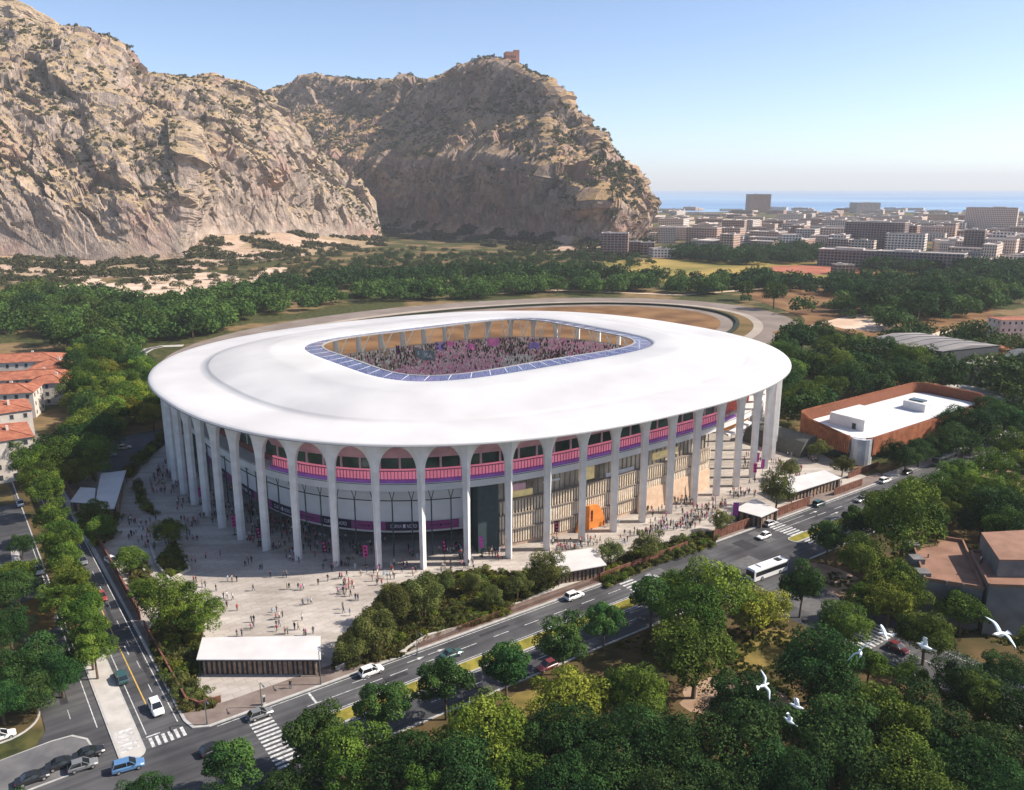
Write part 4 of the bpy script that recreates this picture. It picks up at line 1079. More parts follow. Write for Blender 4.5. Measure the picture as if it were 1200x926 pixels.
row('green', [(1068, 577, 20), (1096, 572, 22), (1125, 558, 22), (1163, 545, 24), (1187, 528, 22), (1147, 580, 28), (1187, 575, 25), (1029, 588, 18), (1040, 596, 24), (1101, 603, 20), (1009, 706, 20), (1179, 617, 28), (1215, 545, 25), (1225, 600, 28), (1120, 590, 20), (1075, 590, 18)], 'green broadleaf tree in the park right of the avenue', 'park trees right of the avenue')
row('dark', [(1168, 600, 32), (1205, 630, 30), (1150, 615, 22), (991, 731, 32), (952, 777, 44), (977, 810, 34), (1019, 776, 26), (868, 828, 40), (868, 872, 48), (977, 868, 50), (1033, 846, 45), (1079, 848, 45), (1132, 804, 38), (1153, 828, 35), (1174, 787, 24), (1167, 880, 46), (1132, 905, 42), (1062, 905, 46), (896, 915, 42), (787, 884, 42), (1069, 794, 20),
    (665, 871, 46), (538, 898, 50), (468, 898, 46), (408, 894, 42), (750, 877, 48), (715, 908, 42), (600, 912, 38), (1210, 850, 45), (930, 920, 44), (820, 915, 40), (1225, 760, 30), (1010, 915, 40), (365, 912, 34), (500, 935, 40), (660, 930, 42), (770, 940, 42), (860, 945, 42), (1100, 945, 42), (1190, 940, 42)], 'dense dark green tree in the shaded wood at the bottom right', 'dark park trees in the foreground')
# trees in front of and beside the copper clad hall
row('dark', [(1047, 533, 17), (1062, 536, 15), (1078, 528, 17), (1095, 524, 16), (1112, 517, 20), (1130, 519, 18), (1141, 500, 24), (1160, 484, 20), (1178, 493, 22), (1115, 495, 21), (1195, 480, 20), (1150, 512, 18), (1200, 500, 18)], 'green tree on the pavement in front of the copper clad hall', 'trees in front of the copper clad hall')
row('olive', [(959, 527, 12, 'small tree at the left foot of the copper hall'), (988, 545, 12, 'small round tree between long canopy and copper hall'), (926, 550, 12, 'small dark tree on the plaza behind the long canopy'), (911, 575, 19, 'bushy tree between the two canopies by the rust wall'), (845, 611, 12, 'small conical tree beside the pink banner pole'), (760, 638, 18, 'round plaza tree right of the small white canopy'), (716, 645, 15, 'thin plaza tree at the corner of the small white canopy'),
    (640, 668, 21, 'broad olive tree left of the small white canopy'), (606, 686, 16, 'olive tree beside the fence, middle of the planting bed'), (555, 683, 13, 'little tree in the back of the planting bed'), (523, 683, 12, 'little tree nearest the columns in the planting bed'), (497, 698, 24, 'big olive green tree in the middle of the planting bed'), (463, 708, 23, 'olive green tree behind the large bush mass'), (437, 738, 27, 'large olive tree at the left end of the planting bed'), (413, 756, 20, 'lower olive tree at the tip of the planting bed'), (577, 700, 13, 'slender young tree behind the fence'),], '', None)
row('green', [(196, 622, 18, 'leafy tree rising from the pointed planter on the plaza'), (152, 656, 18, 'plaza tree by the rust wall left of the pointed planter'), (197, 707, 30, 'large rounded tree left of the kiosk bed'), (235, 722, 27, 'large tree standing right behind the kiosk roof'), (112, 600, 15, 'conical tree in front of the white canopies'), (120, 618, 16, 'bushy tree below the white canopies'), (165, 690, 14, 'small tree on the terrace above the left bed')], '', None)
# tall row on the left median
row('dark', [(168, 934, 27), (215, 965, 40), (60, 985, 40), (262, 948, 34), (330, 938, 34), (-30, 965, 44), (230, 1000, 40), (120, 1010, 44), (-60, 900, 34)], 'tree just below the lower left corner shading the junction', 'trees below the lower left corner')
row('tall', [(34, 545, 18), (52, 575, 18), (60, 605, 18), (68, 632, 19), (76, 660, 19), (86, 690, 20), (95, 720, 21), (104, 748, 22), (66, 700, 18), (42, 560, 18), (74, 646, 18), (81, 675, 19), (92, 705, 20), (110, 762, 20), (26, 528, 17)], 'tall olive green tree in the leafy row on the left median', 'trees in a row along the left median')
row('dark', [(20, 690, 22), (10, 735, 26), (45, 775, 28), (70, 790, 26), (15, 785, 30), (0, 820, 28), (85, 775, 20), (40, 812, 24), (-12, 690, 26), (25, 640, 14)], 'dark leafy tree in the grove at the left edge', 'grove at the left edge')
row('green', [(100, 455, 14), (95, 480, 14), (92, 505, 14), (110, 470, 14), (108, 500, 14), (85, 530, 13), (84, 470, 12), (118, 484, 14)], 'green tree close beside the red roofed houses', 'trees beside the red roofed houses')
row('green', [(20, 672, 22), (64, 545, 18), (100, 520, 16), (110, 545, 16)], 'sunlit green tree beside the left roads', 'sunlit trees beside the left roads')
# woods filled in within outlines of the photo
def fill(poly_px, kind_list, r_m, spacing, label, group, maxn=999, jitter=0.9):
    poly = [(x, y) for x, y in poly_px]; n = 0
    wp = pxpoly(poly); x0, x1 = min(p[0] for p in wp), max(p[0] for p in wp); y0, y1 = min(p[1] for p in wp), max(p[1] for p in wp)
    pts = []
    for _ in range(6000):
        p = (random.uniform(x0, x1), random.uniform(y0, y1))
        if not inside(p, wp) or inside(p, TRACK_OUT): continue
        s = spacing * random.uniform(.8, 1.3)
        if any((p[0] - q[0]) ** 2 + (p[1] - q[1]) ** 2 < s * s for q in pts): continue
        pts.append(p); n += 1
        if n >= maxn: break
    pts.sort(key=lambda p: p[1])
    for p in pts: tree(random.choice(kind_list), p[0], p[1], r_m * random.uniform(.75, 1.25), label, group)
    return n
NT = 0
NT += fill([(95, 430), (150, 440), (185, 450), (205, 500), (150, 512), (118, 520), (112, 560), (88, 585), (72, 570), (100, 520), (92, 470)], ['green', 'bright', 'green', 'dark'], 6.2, 8.6, 'leafy green tree in the wood between red roofed houses and stadium', 'wood left of the stadium')
NT += fill([(0, 360), (60, 352), (130, 352), (230, 372), (300, 378), (210, 405), (160, 405), (160, 440), (95, 430), (70, 410), (0, 396)], ['midgreen', 'middark', 'midgreen'], 7.5, 13.0, 'green tree in the wide wood behind the red roofed houses', 'wood behind the red roofed houses', 34)
NT += fill([(915, 412), (985, 414), (1030, 434), (1090, 452), (1140, 462), (1040, 470), (965, 488), (945, 512), (915, 500), (905, 470)], ['midgreen', 'middark', 'dark', 'green'], 7.0, 9.0, 'green tree in the wood between stadium and copper clad hall', 'wood behind the copper clad hall', 46)
NT += fill([(850, 347), (905, 360), (955, 368), (1000, 360), (1190, 345), (1190, 352), (1090, 380), (1040, 388), (1025, 378), (960, 366), (930, 372), (880, 358)], ['middark', 'midgreen'], 9.0, 14, 'tree in the belt right of the racetrack', 'tree belt right of the racetrack', 16)
NT += fill([(1180, 440), (1240, 430), (1260, 460), (1185, 455)], ['middark'], 8.0, 10, 'tree beside the low grey shed at the right edge', 'trees by the low grey shed', 4)
print('trees filled', NT, 'listed', sum(TREE_N.values()))
# far woods: one mass of many small trees
def mass(name, label, polys, kind, r_m, n, z_fn=None, seed=5):
    g = random.Random(seed); Vs, Fs, Ts, k0 = [], [], [], 0
    base = []
    for v in range(6):
        V, Fc, T, C = crown_np(900 + v, 15, 46, 0.115, 1.0, 0.72, cr=(0.34, 0.54)); base.append((V, Fc, T))
    wps = []
    for pp in polys:
        wp = pxpoly(pp[0]) if not pp[1] else pp[0]
        a = abs(sum(wp[i][0] * wp[(i + 1) % len(wp)][1] - wp[(i + 1) % len(wp)][0] * wp[i][1] for i in range(len(wp)))) / 2
        wps.append((wp, a))
    tot = sum(a for _, a in wps)
    for wp, a in wps:
        m_ = int(n * a / tot); c = 0
        x0, x1 = min(p[0] for p in wp), max(p[0] for p in wp); y0, y1 = min(p[1] for p in wp), max(p[1] for p in wp)
        for _ in range(m_ * 40):
            if c >= m_: break
            p = (g.uniform(x0, x1), g.uniform(y0, y1))
            if not inside(p, wp) or inside(p, TRACK_OUT): continue
            c += 1
            V, Fc, T = base[g.randrange(6)]; R = r_m * g.uniform(.6, 1.35); th = g.uniform(0, 6.28)
            Rm = np.array([[math.cos(th), -math.sin(th), 0], [math.sin(th), math.cos(th), 0], [0, 0, 1]])
            Vs.append((V @ Rm.T) * R + np.array([p[0], p[1], R * 0.8 + (z_fn(*p) if z_fn else 0)])); Fs.append(Fc + k0); k0 += len(V)
            Ts.append(np.clip(T * 0.6 + g.random() * 0.4, 0, 1))
    o = link(name, np_mesh(name, np.concatenate(Vs), np.concatenate(Fs), [LEAF[kind]], tint=np.concatenate(Ts)))
    return tag(o, label, 'woodland', kind='stuff')
mass('woodland', 'leafy woods and tree belts round the far side of the racetrack and behind the red roofed houses', [
    ([(0, 362), (60, 352), (130, 352), (230, 372), (300, 378), (210, 405), (160, 405), (160, 440), (95, 425), (60, 402), (0, 392)], 0),
    ([(300, 374), (420, 354), (520, 353), (640, 346), (640, 338), (420, 344), (320, 358)], 0), ([(640, 346), (760, 344), (850, 347), (860, 338), (700, 336), (640, 338)], 0),
    ([(205, 392), (300, 374), (330, 352), (260, 345), (190, 365)], 0), ([(850, 349), (905, 362), (955, 369), (1000, 362), (1200, 346), (1200, 354), (1090, 382), (1040, 389), (1025, 378), (960, 368), (930, 373), (880, 360)], 0)], 'mid', 7.0, 580, None, 3)
mass('woodland', 'hazy dark green woods on the plain behind the racetrack', [
    ([(300, 352), (420, 338), (560, 332), (700, 330), (860, 333), (900, 338), (900, 334), (700, 326), (560, 322), (420, 328), (300, 342)], 0),
    ([(850, 338), (1000, 350), (1210, 340), (1210, 326), (1100, 332), (1000, 334), (900, 330)], 0),
    ([(770, 302), (860, 311), (950, 310), (975, 300), (930, 294), (860, 298), (790, 296)], 0),
    ([(1010, 318), (1075, 322), (1100, 318), (1090, 314), (1020, 312)], 0), ([(1115, 322), (1170, 330), (1210, 328), (1210, 318), (1130, 316)], 0),
    ], 'dark', 7.5, 760)
# scrub on the foothills and dark bushes on the mountain sides, set on the surface that was built
def scrub_on(P, T, n, t0, t1, r0, r1, seed, label, dens=None, maxslope=None):
    g = np.random.default_rng(seed); R, C = P.shape[:2]
    base = []
    for v in range(5):
        V, Fc, T_, C_ = crown_np(700 + v, 6, 14, 0.30, 1.0, 0.8, cr=(0.5, 0.7)); base.append((V, Fc, T_))
    rows = np.where((T[:, 0] >= t0) & (T[:, 0] <= t1))[0]
    Vs, Fs, Ts, k0 = [], [], [], 0; c = 0
    for _ in range(n * 12):
        if c >= n: break
        i = int(g.choice(rows)); j = int(g.integers(0, C - 1)); i = min(i, R - 2)
        f = g.random(2); p = P[i, j] * (1 - f[0]) * (1 - f[1]) + P[i + 1, j] * f[0] * (1 - f[1]) + P[i, j + 1] * (1 - f[0]) * f[1] + P[i + 1, j + 1] * f[0] * f[1]
        if dens is not None and dens(p) < g.random(): continue
        nn = np.cross(P[i, j + 1] - P[i, j], P[i + 1, j] - P[i, j]); nz = abs(nn[2]) / (np.linalg.norm(nn) + 1e-9)
        if nz < 0.38: continue
        c += 1
        V, Fc, T_ = base[int(g.integers(5))]; r = g.uniform(r0, r1) * (1 + 0.6 * (g.random() < 0.1)); th = g.random() * 6.28
        Rm = np.array([[math.cos(th), -math.sin(th), 0], [math.sin(th), math.cos(th), 0], [0, 0, 1]])
        Vs.append((V @ Rm.T) * r + p + np.array([0, 0, r * 0.45])); Fs.append(Fc + k0); k0 += len(V); Ts.append(np.clip(T_ * .6 + g.random() * .4, 0, 1))
    o = link('scrub', np_mesh('scrub', np.concatenate(Vs), np.concatenate(Fs), [LEAF['scrub']], tint=np.concatenate(Ts)))
    tag(o, label, 'scrub', kind='stuff')
def dn(scale, cut, soft=0.15):
    return lambda p: float(np.clip((pnoise(np.array([[p[0] / scale, p[1] / scale, p[2] / scale]]))[0] - cut) / soft, 0, 1))
PL, TL = MOUNTS[0]; PR, TR = MOUNTS[1]
scrub_on(PL, TL, 4600, 0.2, 1.0, 0.8, 2.9, 1, 'dark bushes scattered over the dry slope of the left mountain', dn(40, -0.45, 0.8))
scrub_on(PL, TL, 2600, -0.95, 0.0, 1.6, 4.0, 2, 'grey green scrub covering the foot of the left mountain', dn(45, -0.02, 0.2))
scrub_on(PR, TR, 5200, 0.2, 1.0, 1.2, 4.0, 3, 'dark bushes scattered over the right mountain', dn(45, -0.4, 0.8))
scrub_on(PR, TR, 2600, -0.95, 0.05, 2.0, 4.6, 4, 'grey green scrub covering the foot of the right mountain', dn(50, -0.05, 0.2))
mass('woodland', 'park woods continuing past the right edge beyond the terracotta house', [([S(235, 26), S(420, 26), S(420, 210), S(150, 210), S(150, 100)], 1), ([S(275, -8), S(420, -8), S(420, -120), S(345, -130), S(285, -40)], 1)], 'mid', 6.5, 330, None, 15)
mass('scrub', 'grey green scrub and pines on the gentle ground between woods and mountains', [
    ([(230, 345), (420, 330), (560, 322), (650, 318), (650, 300), (480, 292), (330, 295), (240, 300), (225, 325)], 0), ([(0, 345), (230, 342), (225, 325), (120, 322), (0, 330)], 0)], 'scrub', 3.6, 420, None, 9)
mass('scrub', 'denser bushes and low pines on the dry ground in front of the right mountain', [([(400, 334), (560, 326), (660, 322), (770, 312), (760, 302), (650, 298), (440, 302), (380, 315)], 0)], 'dark', 3.8, 330, None, 12)

# ---- planting beds
BEDS = [pxpoly(p, 0.16) for p in (
    [(178, 738), (200, 700), (232, 722), (240, 770), (228, 800), (252, 830), (215, 836), (192, 795), (176, 760)],
    [(388, 785), (395, 752), (430, 718), (452, 690), (520, 672), (560, 668), (610, 672), (660, 660), (668, 680), (610, 705), (560, 712), (545, 735), (500, 748), (470, 770), (420, 780)],
    [(520, 718), (560, 706), (600, 702), (590, 722), (555, 735), (530, 735)],
    [(696, 672), (740, 648), (800, 632), (845, 622), (836, 640), (770, 662), (710, 690)],
    [(198, 640), (206, 632), (220, 668), (200, 678), (186, 660)], [(90, 602), (110, 595), (138, 606), (132, 632), (112, 640), (98, 625)],
    [(150, 670), (172, 660), (180, 690), (190, 700), (170, 712), (155, 690)])]
M_bed = mat('planting_soil', (0.07, 0.06, 0.025), 0.95, col2=(0.15, 0.12, 0.05), scale=0.5)
for bd in BEDS:
    sheet('planting_bed', bd, 0.19, M_bed)
SHRUB = []
for v in range(6):
    V, Fc, T, C = crown_np(300 + v, 14, 110, 0.085, 1.0, 0.75, cr=(0.34, 0.52), flat=0.7)
    V[:, 2] += 0.55
    SHRUB.append(np_mesh('shrub', V, Fc, [LEAF[('shrub', 'olive', 'shrub', 'green', 'bright', 'olive')[v]]], tint=T))
def shrub(x, y, r, label, group, z=0.17):
    o = link('shrub', random.choice(SHRUB), None, (x, y, z), random.uniform(0, 6.28), (r, r * random.uniform(.85, 1.15), r * random.uniform(.75, 1.05)))
    return tag(o, label, 'shrub', group)
NS = 0
SL = ['bushy shrub in the bed beside the kiosk', 'bushy shrub in the large planting bed below the columns', 'shrub in the small bed behind the fence', 'shrub in the narrow bed between plaza and fence', 'low shrub in the pointed planter', 'shrub in front of the white canopies', 'shrub on the terrace beside the rust wall']
for bi, (bd, lb, sp) in enumerate(zip(BEDS, SL, (1.7, 3.0, 1.5, 1.8, 1.5, 2.0, 2.0))):
    x0, x1 = min(p[0] for p in bd), max(p[0] for p in bd); y0, y1 = min(p[1] for p in bd), max(p[1] for p in bd); pts = []
    for _ in range(2500):
        p = (random.uniform(x0, x1), random.uniform(y0, y1))
        if inside(p, bd) and all((p[0] - q[0]) ** 2 + (p[1] - q[1]) ** 2 > sp * sp for q in pts): pts.append(p)
    for p in pts: shrub(p[0], p[1], min(sp, 1.9) * random.uniform(.42, .85), lb, lb.replace('shrub', 'shrubs').replace('bushy ', ''))
    NS += len(pts)
for path, sp, r, lb in (([(148, 562), (163, 545), (178, 530), (195, 514), (207, 500)], 2.0, 1.9, 'dark shrub in the hedge at the left end of the plaza'), ([(163, 570), (165, 585), (172, 597), (183, 606)], 1.7, 1.3, 'rounded shrub in the curved hedge across the plaza'), ([(160, 578), (163, 570)], 1.6, 1.2, 'rounded shrub in the curved hedge across the plaza')):
    P = [Vector(G(*q)) for q in path]
    for a_, b_ in zip(P, P[1:]):
        n = max(1, int((b_ - a_).length / sp))
        for k in range(n):
            q = a_.lerp(b_, (k + .3) / n); shrub(q.x + random.uniform(-.5, .5), q.y + random.uniform(-.5, .5), r * random.uniform(.8, 1.25), lb, 'hedge shrubs on the plaza'); NS += 1
print('shrubs', NS)
# low herbs between the shrubs
g = np.random.default_rng(77); Vs, Fs, Ts = [], [], []
k0 = 0
for bd in BEDS:
    x0, x1 = min(p[0] for p in bd), max(p[0] for p in bd); y0, y1 = min(p[1] for p in bd), max(p[1] for p in bd)
    for _ in range(int((x1 - x0) * (y1 - y0) * 4)):
        p = (g.uniform(x0, x1), g.uniform(y0, y1))
        if not inside(p, bd): continue
        th = g.random() * 6.28; s = g.uniform(.18, .45); t_ = g.random()
        for e in range(2):
            a = th + e * 1.57; dx, dy = math.cos(a) * s, math.sin(a) * s
            Vs += [(p[0] - dx, p[1] - dy, .18), (p[0] + dx, p[1] + dy, .18), (p[0] + dx * 1.2, p[1] + dy * .8, .18 + s * 1.5), (p[0] - dx * .8, p[1] - dy * 1.2, .18 + s * 1.3)]
            Fs.append((k0, k0 + 1, k0 + 2, k0 + 3)); k0 += 4; Ts.append(t_)
tag(link('ground_cover', np_mesh('ground_cover', Vs, Fs, [LEAF['shrub']], tint=Ts)), 'low herbs and grasses filling the planting beds', 'ground cover', kind='stuff')
# dry understorey in the park: low brush
Vs, Fs, Ts = [], [], []; k0 = 0
for _ in range(16000):
    s_, o_ = g.uniform(-20, 200), g.uniform(20.5, 90)
    if 60 < s_ < 100 and o_ < 90 and not (s_ > 88 or s_ < 66): continue
    p = S(s_, o_); th = g.random() * 6.28; s = g.uniform(.25, .6); t_ = g.random()
    if fbm(np.array([[p[0] * .06, p[1] * .06, 0]]), 2)[0] < 0.0: continue
    for e in range(2):
        a = th + e * 1.57; dx, dy = math.cos(a) * s, math.sin(a) * s
        Vs += [(p[0] - dx, p[1] - dy, .04), (p[0] + dx, p[1] + dy, .04), (p[0] + dx * 1.2, p[1] + dy * .8, .04 + s), (p[0] - dx * .8, p[1] - dy * 1.2, .04 + s * .9)]
        Fs.append((k0, k0 + 1, k0 + 2, k0 + 3)); k0 += 4; Ts.append(t_)
tag(link('undergrowth', np_mesh('undergrowth', Vs, Fs, [LEAF['shrub']], tint=Ts)), 'low brush growing under the park trees', 'undergrowth', kind='stuff')
# ================================================================== BUILDINGS, WALLS, STREET FURNITURE
def facade_mat(name, wall, glass=(0.03, 0.035, 0.045), bw=4.2, rh=3.4, mort=0.75, var=0.12, coord='UV'):
    """plastered wall with a regular grid of windows, in metres along the wall"""
    m = bpy.data.materials.new(name); m.use_nodes = True; t = m.node_tree; b_ = t.nodes['Principled BSDF']
    b_.inputs['Roughness'].default_value = 0.8; b_.inputs['Specular IOR Level'].default_value = 0.2
    tc = _n(t, 'ShaderNodeTexCoord'); br = _n(t, 'ShaderNodeTexBrick'); br.offset = 0.0; br.squash = 1.0
    br.inputs['Scale'].default_value = 1.0; br.inputs['Brick Width'].default_value = bw; br.inputs['Row Height'].default_value = rh
    br.inputs['Mortar Size'].default_value = mort; br.inputs['Mortar Smooth'].default_value = 0.05; br.inputs['Bias'].default_value = -0.2
    br.inputs['Color1'].default_value = (*glass, 1); br.inputs['Color2'].default_value = (*(q * 3.2 for q in glass), 1)
    oi = _n(t, 'ShaderNodeObjectInfo'); hs = _n(t, 'ShaderNodeHueSaturation'); hs.inputs['Color'].default_value = (*wall, 1)
    mr = _n(t, 'ShaderNodeMapRange'); mr.inputs[3].default_value = 1 - var * 2; mr.inputs[4].default_value = 1 + var
    t.links.new(oi.outputs['Random'], mr.inputs[0]); t.links.new(mr.outputs[0], hs.inputs['Value'])
    t.links.new(hs.outputs[0], br.inputs['Mortar'])
    t.links.new(tc.outputs[coord], br.inputs['Vector']); t.links.new(br.outputs['Color'], b_.inputs['Base Color'])
    MATS[name] = m
    return m
M_roofflat = mat('flat_roof_gravel', (0.42, 0.36, 0.32), 0.9, col2=(0.58, 0.51, 0.46), scale=0.08)
M_canopy = mat('white_canopy', (0.54, 0.52, 0.505), 0.6, col2=(0.62, 0.60, 0.58), scale=0.2)
M_timber = mat('kiosk_timber', (0.20, 0.13, 0.09), 0.8, col2=(0.34, 0.24, 0.17), scale=1.2)
M_post = mat('dark_post', (0.05, 0.05, 0.05), 0.6, var=0)
M_rust = mat('rust_steel_wall', (0.12, 0.050, 0.034), 0.85, col2=(0.20, 0.085, 0.055), scale=0.7, detail=7)
def long_dir(p, q): return math.atan2(q[1] - p[1], q[0] - p[0])
def kiosk(corners_px, zr, label, timber=True, name='kiosk', over=0.6, walls=True, z0=0.16, slat_step=0.9, thick=0.3):
    """flat white roof laid through four roof corners seen in the photo (front left, front right, back right, back left)"""
    P = [Vector(G(x, y, zr)) for x, y in corners_px]; c = sum(P, Vector((0, 0))) / 4 if False else Vector((sum(p[0] for p in P) / 4, sum(p[1] for p in P) / 4))
    r = empty(name, (c.x, c.y, z0), 0, label, name)
    Q = [(p[0] - c.x, p[1] - c.y) for p in P]
    b = MB(); b.prism(Q, zr - z0 - thick, zr - z0); b.build('roof', M_canopy, r)
    b = MB(); b.prism([(x * 1.004, y * 1.004) for x, y in Q], zr - z0 - thick - 0.06, zr - z0 - thick * 0.55); b.build('roof_edge', M_post, r)
    W = [(x * (0.90 if abs(x) > abs(y) else 0.92), y * 0.80) for x, y in Q]
    if walls:
        b = MB(); b.prism(W, 0.0, zr - z0 - thick - 0.02); b.build('back_room', M_dark, r)
        b = MB()
        for i in range(4):
            p, q = Vector(W[i]), Vector(W[(i + 1) % 4]); L = (q - p).length; n = max(2, int(L / slat_step)); h = long_dir(p, q)
            for k in range(n + 1):
                w = p.lerp(q, k / n); hh = (zr - z0 - thick); 
                b.box((w.x, w.y, hh / 2), (slat_step * random.uniform(.35, .75), 0.28, hh - 0.03), h)
        b.build('timber_slats', M_timber, r)
    for x, y in Q:
        b = MB(); b.box((x * .96, y * .95, (zr - z0 - thick) / 2), (0.16, 0.16, zr - z0 - thick - 0.02)); b.build('post', M_post, r)
    return r
kiosk([(230, 773), (376, 773), (376, 745), (237, 747)], 3.6, 'long white roofed timber kiosk in front at the plaza corner by the zebra crossing')
kiosk([(654, 672), (711, 662), (694, 642), (646, 649)], 3.4, 'small white canopy with dark counter between olive trees by the fence')
kiosk([(860, 597), (892, 606), (912, 597), (884, 584)], 3.4, 'small white square canopy beside the bushy tree and the pink banner pole', slat_step=1.6)
kiosk([(928, 578), (986, 560), (966, 551), (903, 565)], 3.4, 'long pale canopy at the right end of the plaza near the copper hall', slat_step=1.3)
kiosk([(110, 597), (134, 596), (148, 551), (118, 555)], 4.0, 'larger white slab canopy at the left end of the plaza', slat_step=1.5)
kiosk([(82, 588), (111, 590), (112, 572), (94, 571)], 3.4, 'lower white canopy at the left of the larger slab canopy', slat_step=1.5)
# --- rust coloured and slatted walls round the plaza
def wall_line(name, pts, h, th, m, label, cat, z0=0.165, posts=0, rails=False, group=None):
    P = [Vector(p) for p in pts]; c = P[0]
    r = empty(name, (c.x, c.y, z0), 0, label, cat, group)
    b = MB()
    for p, q in zip(P, P[1:]):
        d = q - p; L = d.length; hd = math.atan2(d.y, d.x); mid = (p + q) / 2 - c
        if rails:
            for z in (0.12, h - 0.06): b.box((mid.x, mid.y, z), (L, 0.06, 0.07), hd)
            n = int(L / 0.30)
            for k in range(n): w = p.lerp(q, (k + .5) / n) - c; b.box((w.x, w.y, h / 2), (0.06, 0.05, h - 0.02), hd)
        else:
            n = max(1, int(L / 0.55))
            for k in range(n):
                w = p.lerp(q, (k + .5) / n) - c; b.box((w.x, w.y, h / 2), (L / n * 0.93, th * (1.0 if k % 2 else 0.7), h), hd)
    b.build('panel', m, r)
    if not rails:
        b = MB()
        for p, q in zip(P, P[1:]):
            d = q - p; mid = (p + q) / 2 - c; b.box((mid.x, mid.y, h + 0.03), (d.length, th * 1.25, 0.06), math.atan2(d.y, d.x))
        b.build('coping', m, r)
    return r
wall_line('wall', [S(-38.4, -190), S(-38.4, -140), S(-38.4, -95)], 2.0, 0.25, M_rust, 'rust brown wall along the left road, beside the white canopies', 'wall')
wall_line('wall', [S(-38.4, -91), S(-38.4, -42)], 2.0, 0.25, M_rust, 'rust brown wall along the middle of the left road', 'wall')
wall_line('wall', [S(-38.4, -39), S(-38.4, -8), S(-37.0, -5.4), S(-33.5, -5.0)], 1.2, 0.25, M_rust, 'rust brown wall turning the corner by the junction below the left bed', 'wall')
wall_line('fence', [S(2, -0.5), S(26, -0.6), S(48, -0.7)], 1.5, 0.1, M_rust, 'see through picket fence along the avenue in front of the planting bed', 'fence', rails=True)
wall_line('wall', [S(48.4, -0.8), S(62, -1.0), S(77, -1.2)], 1.7, 0.22, M_rust, 'rust wall along the avenue in front of the small white canopy', 'wall')
wall_line('wall', [S(86, -1.0), S(106, -1.0), S(125.5, -1.1)], 2.3, 0.25, M_rust, 'tall rust wall between avenue and the two right canopies', 'wall')
wall_line('wall', [S(137, -1.2), S(151, -1.2)], 2.0, 0.25, M_rust, 'short rust wall beside the long pale canopy', 'wall')
wall_line('wall', [S(153, -7), S(170, -7.5)], 1.8, 0.25, M_rust, 'rust wall at the foot of the copper clad hall', 'wall')
# low pale planter edges
def planter(pts, label, z1=0.65, w=0.45):
    P = [Vector(G(*q)) for q in pts]; c = P[0]; r = MB()
    for p, q in zip(P, P[1:]):
        d = q - p; mid = (p + q) / 2 - c; r.box((mid.x, mid.y, z1 / 2), (d.length + w * .9, w, z1), math.atan2(d.y, d.x))
    o = r.build('planter_wall', M_conc, None, loc=(c.x, c.y, 0.15)); tag(o, label, 'planter')
planter([(206, 632), (222, 668)], 'straight pale planter edge right of the pointed bed'); planter([(222, 669), (200, 682)], 'short pale planter edge at the tip of the pointed bed'); planter([(200, 682), (184, 664), (176, 640)], 'bent pale planter edge left of the pointed bed')
planter([(166, 642), (188, 638)], 'pale step wall behind the pointed planter'); planter([(168, 668), (186, 704)], 'pale planter edge on the left terrace'); planter([(540, 738), (500, 748), (470, 768)], 'low pale kerb in front of the large planting bed'); planter([(395, 786), (420, 775)], 'short pale kerb at the tip of the large planting bed')
# --- pink and black banner totems among the people
M_tpink = mat('pink_banner', (0.62, 0.06, 0.28), 0.7, var=0.1); M_tblk = mat('black_banner', (0.02, 0.012, 0.02), 0.7, var=0.1); M_tpur = mat('purple_banner', (0.30, 0.07, 0.33), 0.7, var=0.1)
def totem(px, py, h, m1, m2, label, w=1.0, group=None):
    x, y = G(px, py, 0.15); r = empty('banner_totem', (x, y, 0.15), math.atan2(-x, y) , label, 'banner', group)
    b = MB(); b.box((0, 0, 0.08), (0.9, 0.5, 0.16)); b.tube([(0, 0, 0.1), (0, 0, h)], 0.07, 6); b.build('pole', M_post, r)
    b = MB(); b.box((0, -0.06, h * .70), (w, 0.08, h * .56)); b.build('cloth', m1, r)
    b = MB()
    for k in range(3): b.box((w * (.12 - .12 * k), -0.115, h * (.52 + .17 * k)), (w * .5, 0.03, h * .09), 0)
    b.build('emblem', m2, r); return r
TL = [(275, 627, 'p', 'under the roof by the fifth column from the left'), (304, 640, 'k', 'between the sixth and seventh columns from the left'), (381, 657, 'k', 'left of the plain pink totem under the left stand'), (429, 663, 'p', 'between the two middle columns of the left stand'), (521, 656, 'k', 'left of the dark slab'), (564, 652, 'u', 'at the foot of the dark slab'),
      (652, 633, 'k', 'first in the row before the slatted facade'), (692, 620, 'k', 'left of the orange panel'), (812, 583, 'k', 'before the blond timber wall'), (841, 570, 'u', 'behind the right columns'), (887, 549, 'u', 'at the rightmost columns, lower'), (884, 562, 'p', 'at the rightmost columns, nearer the camera'), (893, 557, 'u', 'against the last right column'),
      (223, 571, 'p', 'behind the second column from the left'), (236, 591, 'p', 'behind the fourth column from the left'), (857, 516, 'p', 'in the distance under the right ramp')]
for px, py, k, where in TL:
    cname = {'p': 'bright pink', 'k': 'black and pink', 'u': 'purple'}[k]
    totem(px, py, 5.2, {'p': M_tpink, 'k': M_tblk, 'u': M_tpur}[k], {'p': M_tblk, 'k': M_tpink, 'u': M_tpink}[k], cname + ' banner totem ' + where)
totem(861, 616, 6.5, M_tpur, M_tpink, 'tall purple banner pole beside the small square canopy', 1.4)
